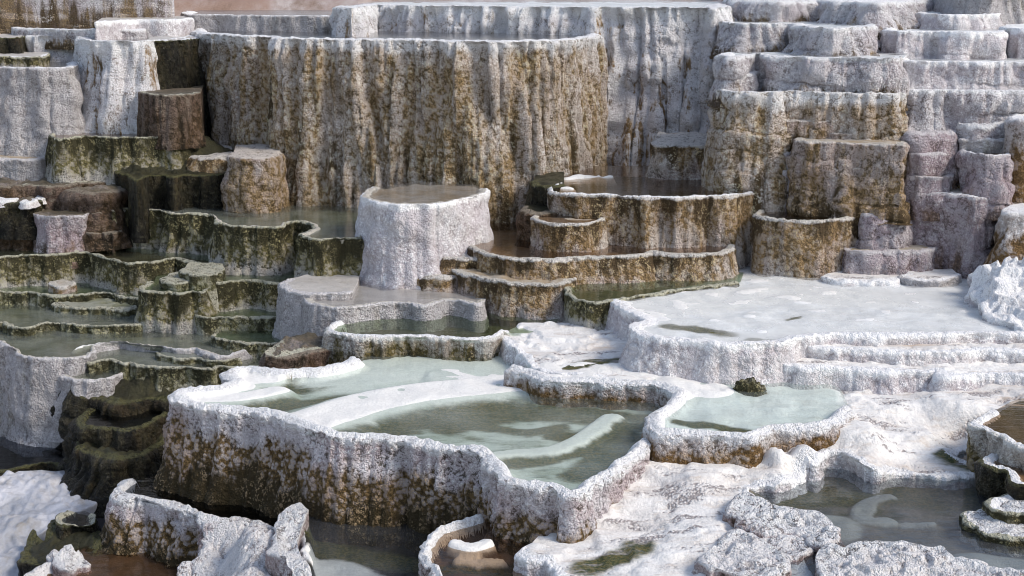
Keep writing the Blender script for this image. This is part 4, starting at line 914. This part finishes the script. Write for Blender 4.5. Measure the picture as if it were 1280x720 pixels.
terrace('T19h', 'travertine_ledge', 'thin brown lip across the middle of the tan and lilac wall', 'ledge', [(1020, 206), (1024, 209), (1050, 210), (1085, 210), (1110, 207)], [(1110, 198), (1025, 198)], z_at(1060, 210, 23.22), 2.3, M['ochre_plain'], M['ochre_plain'], M['ochre_plain'], None, flare=.03, lump=.08, rag=.09, steps=4, relief=.03, topn='crust_top')
terrace('T19e', 'travertine_block', 'pinkish block right of the tan and lilac wall', 'block', [(1139, 186), (1136, 189), (1150, 191), (1170, 191), (1186, 189), (1190, 185)], [(1190, 178), (1140, 178)], z_at(1160, 191, 23.3), 2.2, M['lilac'], M['f_tan'], M['lilac'], None, flare=.04, topn='crust_top', relief=.02, steps=2.6, lump=.07, rag=.07)
terrace('T19f', 'travertine_ledge', 'low pinkish step at the foot of the pinkish block', 'ledge', [(1136, 216), (1137, 219), (1155, 221), (1180, 221), (1192, 218)], [(1192, 208), (1140, 208)], z_at(1160, 221, 23.15), 2.2, M['lilac'], M['f_tan'], M['lilac'], None, flare=.03, topn='crust_top', relief=.02, steps=2.6, lump=.07, rag=.07)
terrace('T18', 'travertine_block', 'lilac drum with a hollow top near the right edge', 'block', [(1212, 184), (1205, 187), (1212, 190), (1230, 193), (1250, 193), (1272, 191), (1282, 187)], [(1275, 180), (1220, 180)], up(Z['T15'], 1235, 243, 192, .05), 2.3, M['lilac'], M['f_tan'], M['bare'], 'brown', depth=.05, lipw=.08, flare=.05, wlabel='shallow water in the hollow lilac drum', steps=2.6, lump=.12, rag=.11)
terrace('T18b', 'travertine_ledge', 'thin double lipped ledge behind the lilac drum', 'ledge', [(1203, 171), (1201, 173), (1215, 174), (1240, 175), (1260, 173), (1264, 170)], [(1260, 165), (1206, 165)], z_at(1235, 174, 23.4), 2.7, M['grey'], M['f_crust'], M['bare'], None, flare=.05, topn='crust_top', relief=.02, steps=2.6, lump=.12, rag=.11)
terrace('T17b', 'travertine_rock', 'white capped boulder at the right edge beside the lilac drum', 'rock', [(1270, 142), (1265, 146), (1275, 149), (1300, 149), (1345, 149)], [(1345, 138), (1275, 138)], z_at(1280, 148, 23.1), 2.3, M['rust'], M['bare'], M['bare'], None, flare=.12, topn='crust_top', round_=.12)
terrace('T19b', TT, 'broad ochre terrace wall right of the white cascade, brown and horizontally banded', 'terrace',
        [(905, 106), (898, 110), (906, 113.5), (930, 114.5), (970, 115), (980, 114), (1010, 114.5), (1050, 115.5), (1085, 116.5), (1115, 117), (1130, 116)], [(1132, 106), (910, 100)], Z['T19b'], 2.2, M['ochre'], M['f_pale'], M['crest'], 'pale', depth=.06, lipw=.15, flare=.25, flut=.1, lump=.08, fz=.3, wlabel='thin water on the broad ochre terrace', steps=3, rag=.11)
terrace('led1', 'travertine_ledge', 'long brown band standing out from the broad ochre wall', 'ledge', [(974, 146), (976, 149), (1005, 150), (1050, 150.5), (1090, 150.5), (1118, 150), (1131, 148)], [(1131, 140), (976, 140)], z_at(1050, 150, 24.02), 3.2, M['ochre_plain'], M['ochre_plain'], M['ochre_plain'], None, flare=.02, topn='crust_top', relief=.015, flut=.06, steps=2.6, lump=.07, rag=.07)
terrace('led2', 'travertine_ledge', 'short tan lip low on the broad ochre wall', 'ledge', [(1037, 163), (1038, 166), (1055, 167), (1080, 166.5), (1088, 163)], [(1088, 156), (1040, 156)], z_at(1060, 166.5, 23.86), 3.2, M['ochre_plain'], M['ochre_plain'], M['ochre_plain'], None, flare=.02, topn='crust_top', relief=.015, steps=2.6, lump=.07, rag=.07)
terrace('T24b', 'travertine_ledge', 'low tan ledge at the foot of the white cascade beside the dark pool', 'ledge', [(818, 177), (814, 180), (830, 182), (860, 182), (890, 182), (910, 180), (918, 174)], [(915, 165), (822, 166)], z_at(860, 182, 25.7), 2.2, M['tan'], M['tan'], M['tan'], None, flare=.12, lump=.1, topn='crust_top', relief=.03)
terrace('T22', TT, 'pale lilac and white wall with two bright drips at the upper right', 'terrace', [(1128, 107), (1123, 110), (1140, 112), (1160, 112.5), (1200, 112.5), (1240, 113), (1280, 113), (1345, 113)], [(1345, 103), (1130, 103)], Z['T22'], 2.6, M['white'], M['f_milk'], M['crest'], 'milky', depth=.06, lipw=.2, flare=.3, flut=.09, lump=.1, wlabel='thin water on the pale lilac and white wall', steps=2.6, rag=.11)
terrace('T22b', 'travertine_ledge', 'pinkish bulge low on the pale lilac wall at the upper right', 'ledge', [(1132, 160), (1136, 164), (1155, 165), (1180, 164), (1200, 162)], [(1200, 150), (1136, 150)], z_at(1160, 165, 23.45), 2.6, M['lilac'], M['lilac'], M['lilac'], None, flare=.08, lump=.1, rag=.1, steps=4, relief=.03, topn='crust_top', round_=.1)
terrace('T22c', 'travertine_ledge', 'thin pale lip right of the pinkish bulge, upper right', 'ledge', [(1196, 152), (1200, 155), (1225, 156), (1255, 155), (1268, 151)], [(1268, 142), (1200, 142)], z_at(1230, 156, 23.5), 2.6, M['white'], M['white'], M['white'], None, flare=.06, lump=.1, rag=.1, steps=4, relief=.03, topn='crust_top')
terrace('T20', TT, 'long lilac white step with brown spots at its foot, upper right', 'terrace', [(905, 66), (901, 69), (920, 70), (940, 68), (950, 67), (970, 70), (1000, 71), (1040, 71.5), (1080, 72.5), (1115, 73), (1128, 71)], [(1135, 64), (910, 62)], Z['T20'], 3.9, M['white'], M['f_milk'], M['crest'], 'milky', depth=.06, lipw=.18, flare=.12, flut=.08, wlabel='thin milky water on the long lilac white step', steps=2.6, lump=.12, rag=.11)
terrace('T20b', 'travertine_ledge', 'knobbly white ledge at the left foot of the long lilac white step', 'ledge', [(908, 88), (903, 91), (915, 92.5), (935, 92.5), (950, 90)], [(952, 80), (910, 82)], z_at(928, 92, 24.85), 3.9, M['white'], M['bare'], M['bare'], None, flare=.08, lump=.07, topn='crust_top', relief=.04, steps=2.6, rag=.07)
terrace('T21', TT, 'smooth blue white step running to the right edge, upper right', 'terrace', [(1124, 72), (1128, 75.5), (1150, 76.5), (1200, 77), (1250, 77.5), (1290, 77.5), (1345, 78)], [(1345, 66), (1130, 66)], Z['T21'], 4.0, M['bare'], M['f_milk'], M['bare'], 'milky', depth=.06, lipw=.18, flare=.2, flut=.05, lump=.1, wlabel='milky water on the smooth blue white step', steps=2.6, rag=.11)
terrace('T23', TT, 'white lumpy step with a tan spot below the two top mounds', 'terrace', [(898, 25), (905, 28), (930, 29), (965, 29), (990, 29), (1000, 32), (1030, 34.5), (1060, 34.5), (1084, 33), (1094, 30)], [(1094, 23), (905, 20)], Z['T23'], 4.5, M['white'], M['f_milk'], M['crest'], 'milky', depth=.06, lipw=.2, flare=.25, flut=.14, lump=.12, wlabel='thin water on the white lumpy step', steps=2.6, rag=.11)
terrace('T23b', TT, 'sunlit white step with a grey middle near the top right corner', 'terrace', [(1110, 34), (1105, 37), (1125, 39), (1160, 39), (1200, 40), (1230, 40), (1255, 39.5), (1264, 36)], [(1264, 31), (1115, 31)], Z['T23b'], 4.3, M['bare'], M['f_milk'], M['bare'], 'milky', depth=.06, lipw=.2, flare=.12, flut=.09, wlabel='thin water on the sunlit white step', steps=2.6, lump=.12, rag=.11)
terrace('T23g', 'travertine_ledge', 'bright white step cut off by the right edge behind the sunlit step', 'ledge', [(1256, 32), (1258, 34.5), (1275, 35.5), (1300, 36), (1345, 36)], [(1345, 26), (1262, 26)], z_at(1280, 35.5, 26.4), 4.3, M['bare'], M['f_milk'], M['bare'], None, flare=.12, flut=.08, topn='crust_top', steps=2.6, lump=.12, rag=.11)
terrace('T23e', TT, 'small white step second from the top right corner', 'terrace', [(1150, 14), (1152, 16.5), (1180, 18), (1220, 18), (1250, 17), (1264, 14)], [(1264, 11), (1155, 11)], up(Z['T23b'], 1200, 34, 17.5, .05), 4.8, M['bare'], M['f_milk'], M['bare'], 'milky', depth=.06, lipw=.2, flare=.15, wlabel='thin water on the small white step', steps=2.6, lump=.12, rag=.11)
terrace('T23c', 'travertine_rock', 'grey lilac mound cut off by the top edge, left of the two top mounds', 'rock', [(922, -5), (914, -1.5), (922, 0), (950, 1), (990, 1), (1016, 0), (1022, -4)], [(1020, -7), (925, -7)], z_at(960, 1, 31.0), 5.0, M['white'], M['bare'], M['white'], None, flare=.15, lump=.14, flut=.14, topn='crust_top', round_=.12, steps=2.6, rag=.11)
terrace('T23d', 'travertine_rock', 'white dripping mound cut off by the top edge, right of the two top mounds', 'rock', [(1030, -6), (1024, -2), (1035, 1), (1060, 2), (1100, 3), (1140, 1), (1158, -3)], [(1155, -7), (1035, -7)], z_at(1090, 3, 28.3), 4.9, M['white'], M['bare'], M['bare'], None, flare=.25, lump=.14, flut=.16, topn='crust_top', round_=.12, steps=2.6, rag=.11)
terrace('T23f', TT, 'far grey white wall in the top right corner', 'terrace', [(1150, -20), (1180, -14), (1220, -13), (1290, -13), (1350, -13)], [(1350, -17), (1170, -18)], 5.85, 5.0, M['grey'], M['f_pale'], M['grey'], None, flare=.2, flut=.12, topn='crust_top')
terrace('BW', TT, 'far pale lavender hillside wall in the top left corner', 'terrace', [(-120, -60), (0, -62), (60, -62), (120, -60), (200, -56), (214, -62)], [(214, -75), (-120, -75)], 6.9, 4.6, M['white'], M['f_pale'], M['grey'], None, flare=.3, flut=.12, lump=.15, fz=.15, grain=.012, cell=.1, fine=.8, topn='crust_top')

# -- loose bits
def patch(name, label, cat, front, back, z, group=None):
    return terrace(name, name, label, cat, front, back, z, z - .12, M['crest'], M['crest'], M['crest'], None, flare=.04, lump=.03, flut=.02, grain=.02, relief=.03, lipw=.05, round_=.03, topn='crust_top', group=group)
patch('foam_patch', 'larger white foam patch on the wet brown slope at the left edge', 'foam', [(-20, 245), (-22, 248), (0, 250.5), (16, 250), (22, 247)], [(12, 244)], 2.09)
patch('foam_patch', 'smaller white foam streak right of the larger foam patch on the brown slope', 'foam', [(32, 249), (27, 251), (36, 252), (44, 249)], [(38, 247)], 2.09)
patch('foam_patch', 'tilted white foam fleck above the brown slope rim', 'foam', [(50, 243), (46, 246), (54, 246.5), (60, 243)], [(54, 241)], 2.1)

# moss tuft on the long ledge
ct = empty('moss_tuft', (*at(936, 486, .88), .80))
tag(ct, 'small olive moss tuft growing at the foot of the white ledge by the pale pool', 'moss')
u_, v_ = np.meshgrid(np.linspace(0, 2 * math.pi, 61)[:-1], np.linspace(0, 1, 28))
rr = .19 * np.sqrt(np.clip(1 - v_ ** 2.2, 0, 1)) + .0
xx = rr * np.cos(u_) * 1.0; yy = rr * np.sin(u_) * .7; zz = v_ * .2
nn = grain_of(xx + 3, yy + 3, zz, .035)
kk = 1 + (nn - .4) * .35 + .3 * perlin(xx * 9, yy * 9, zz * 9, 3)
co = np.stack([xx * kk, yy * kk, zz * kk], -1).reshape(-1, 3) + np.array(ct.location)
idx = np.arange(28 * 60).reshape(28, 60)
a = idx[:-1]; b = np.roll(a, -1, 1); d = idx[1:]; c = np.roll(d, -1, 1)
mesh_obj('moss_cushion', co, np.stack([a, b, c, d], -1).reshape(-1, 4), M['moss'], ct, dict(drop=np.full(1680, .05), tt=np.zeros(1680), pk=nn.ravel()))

# ------------------------------------------------------------------ ground sheet under everything, hillside behind
feet = np.array(FEET)
sel = feet[::2]
xs = np.concatenate([np.linspace(-300, -22, 30), np.linspace(-20, 20, 150), np.linspace(22, 300, 30)])
ys = np.concatenate([np.linspace(-60, 8, 20), np.linspace(9, 42, 130), np.linspace(43, 400, 60)])
X, Y = np.meshgrid(xs, ys)
P = np.stack([X.ravel(), Y.ravel()], 1)
w = np.zeros(len(P)); s_ = np.zeros(len(P))
for x, y, z in sel:
    k = 1 / (((P[:, 0] - x) ** 2 + (P[:, 1] - y) ** 2) ** 2 + 1e-3)
    w += k; s_ += k * z
g = s_ / w - .32
env = np.full(len(P), 99.0)
for x, y, z in feet:
    env = np.minimum(env, z - .35 + .5 * np.maximum(np.hypot(P[:, 0] - x, P[:, 1] - y) - .5, 0))
g = np.minimum(g, env)
back = np.clip((P[:, 1] - 33) / 10, 0, 1)
hill = 4.75 + np.clip(P[:, 1] - 33, 0, 500) * .10 + .9 * fbm(P[:, 0] * .06, P[:, 1] * .06, 0 * g, 77, 4) * back
g = g * (1 - back) + hill * back
near = np.clip((9.5 - P[:, 1]) / 6, 0, 1)
g = g * (1 - near) + (-1.4) * near
for r, z, C in RINGS.values():
    lo = r.min(0); hi = r.max(0)
    c_ = (P[:, 0] > lo[0]) & (P[:, 0] < hi[0]) & (P[:, 1] > lo[1]) & (P[:, 1] < hi[1])
    if not c_.any():
        continue
    ii = np.where(c_)[0]
    ii = ii[inside(P[ii], r)]
    if len(ii):
        zz = (np.full(len(ii), z) if z is not None else idw(P[ii], C)) - .42
        g[ii] = np.minimum(g[ii], zz)
nx, ny = len(xs), len(ys)
idx = np.arange(nx * ny).reshape(ny, nx)
F4 = np.stack([idx[:-1, :-1], idx[:-1, 1:], idx[1:, 1:], idx[1:, :-1]], -1).reshape(-1, 4)
Tg = NT('hillside_ground')
n1 = Tg.noise(.35, 5, .65, 1, .3, 1); n2 = Tg.noise(1.0, 4, .6, 1, .25, 1)
cg = Tg.mix(Tg.step(n1, .4, .6), (.30, .20, .155), (.46, .40, .38))
cg = Tg.mix(Tg.step(n2, .45, .7), cg, (.20, .13, .09))
sepg = Tg.n('ShaderNodeSeparateXYZ')
Tg.put(sepg.inputs[0], Tg.pos)
nearc = Tg.mix(Tg.step(n2, .4, .65), (.52, .48, .48), (.30, .235, .19))
cg = Tg.mix(Tg.step(sepg.outputs[1], 29.0, 34.0), nearc, cg)
mg = Tg.done(Tg.bsdf(cg, .9, Tg.bump(Tg.noise(14, 4, .6), .6, .06)))
ter = mesh_obj('terrain', np.column_stack([P, g]), F4, mg)
tag(ter, 'pinkish brown hillside ground beneath and behind the terraces', 'ground', None, 'structure')

# ------------------------------------------------------------------ light
SUN = Vector((.76, -.34, .74)).normalized()
EL = math.asin(SUN.z)
world = bpy.data.worlds.new('World')
scene.world = world
world.use_nodes = True
nt = world.node_tree
bg = nt.nodes['Background']
sky = nt.nodes.new('ShaderNodeTexSky')
sky.sky_type = 'NISHITA'
sky.sun_disc = False
sky.sun_elevation = EL
sky.sun_rotation = math.atan2(SUN.x, SUN.y)
hz = nt.nodes.new('ShaderNodeHueSaturation')
hz.inputs['Saturation'].default_value = .78
nt.links.new(sky.outputs[0], hz.inputs['Color'])
nt.links.new(hz.outputs[0], bg.inputs[0])
bg.inputs[1].default_value = .15
sd = bpy.data.lights.new('sun', 'SUN')
sd.energy = 2.1
sd.angle = math.radians(18)
sd.color = (1.0, .915, .79)
so = bpy.data.objects.new('sun', sd)
COL.objects.link(so)
so.rotation_euler = (-SUN).to_track_quat('-Z', 'Y').to_euler()
so.location = (10, 0, 20)

vs = scene.view_settings
vs.view_transform = 'Standard'
vs.look = 'None'
vs.gamma = 1.0
vs.exposure = 0.42
vs.use_curve_mapping = False
cy = scene.cycles
cy.transparent_max_bounces = 12
cy.max_bounces = 6
cy.use_denoising = True
cy.filter_width = 1.0
print('verts', STATS[0])
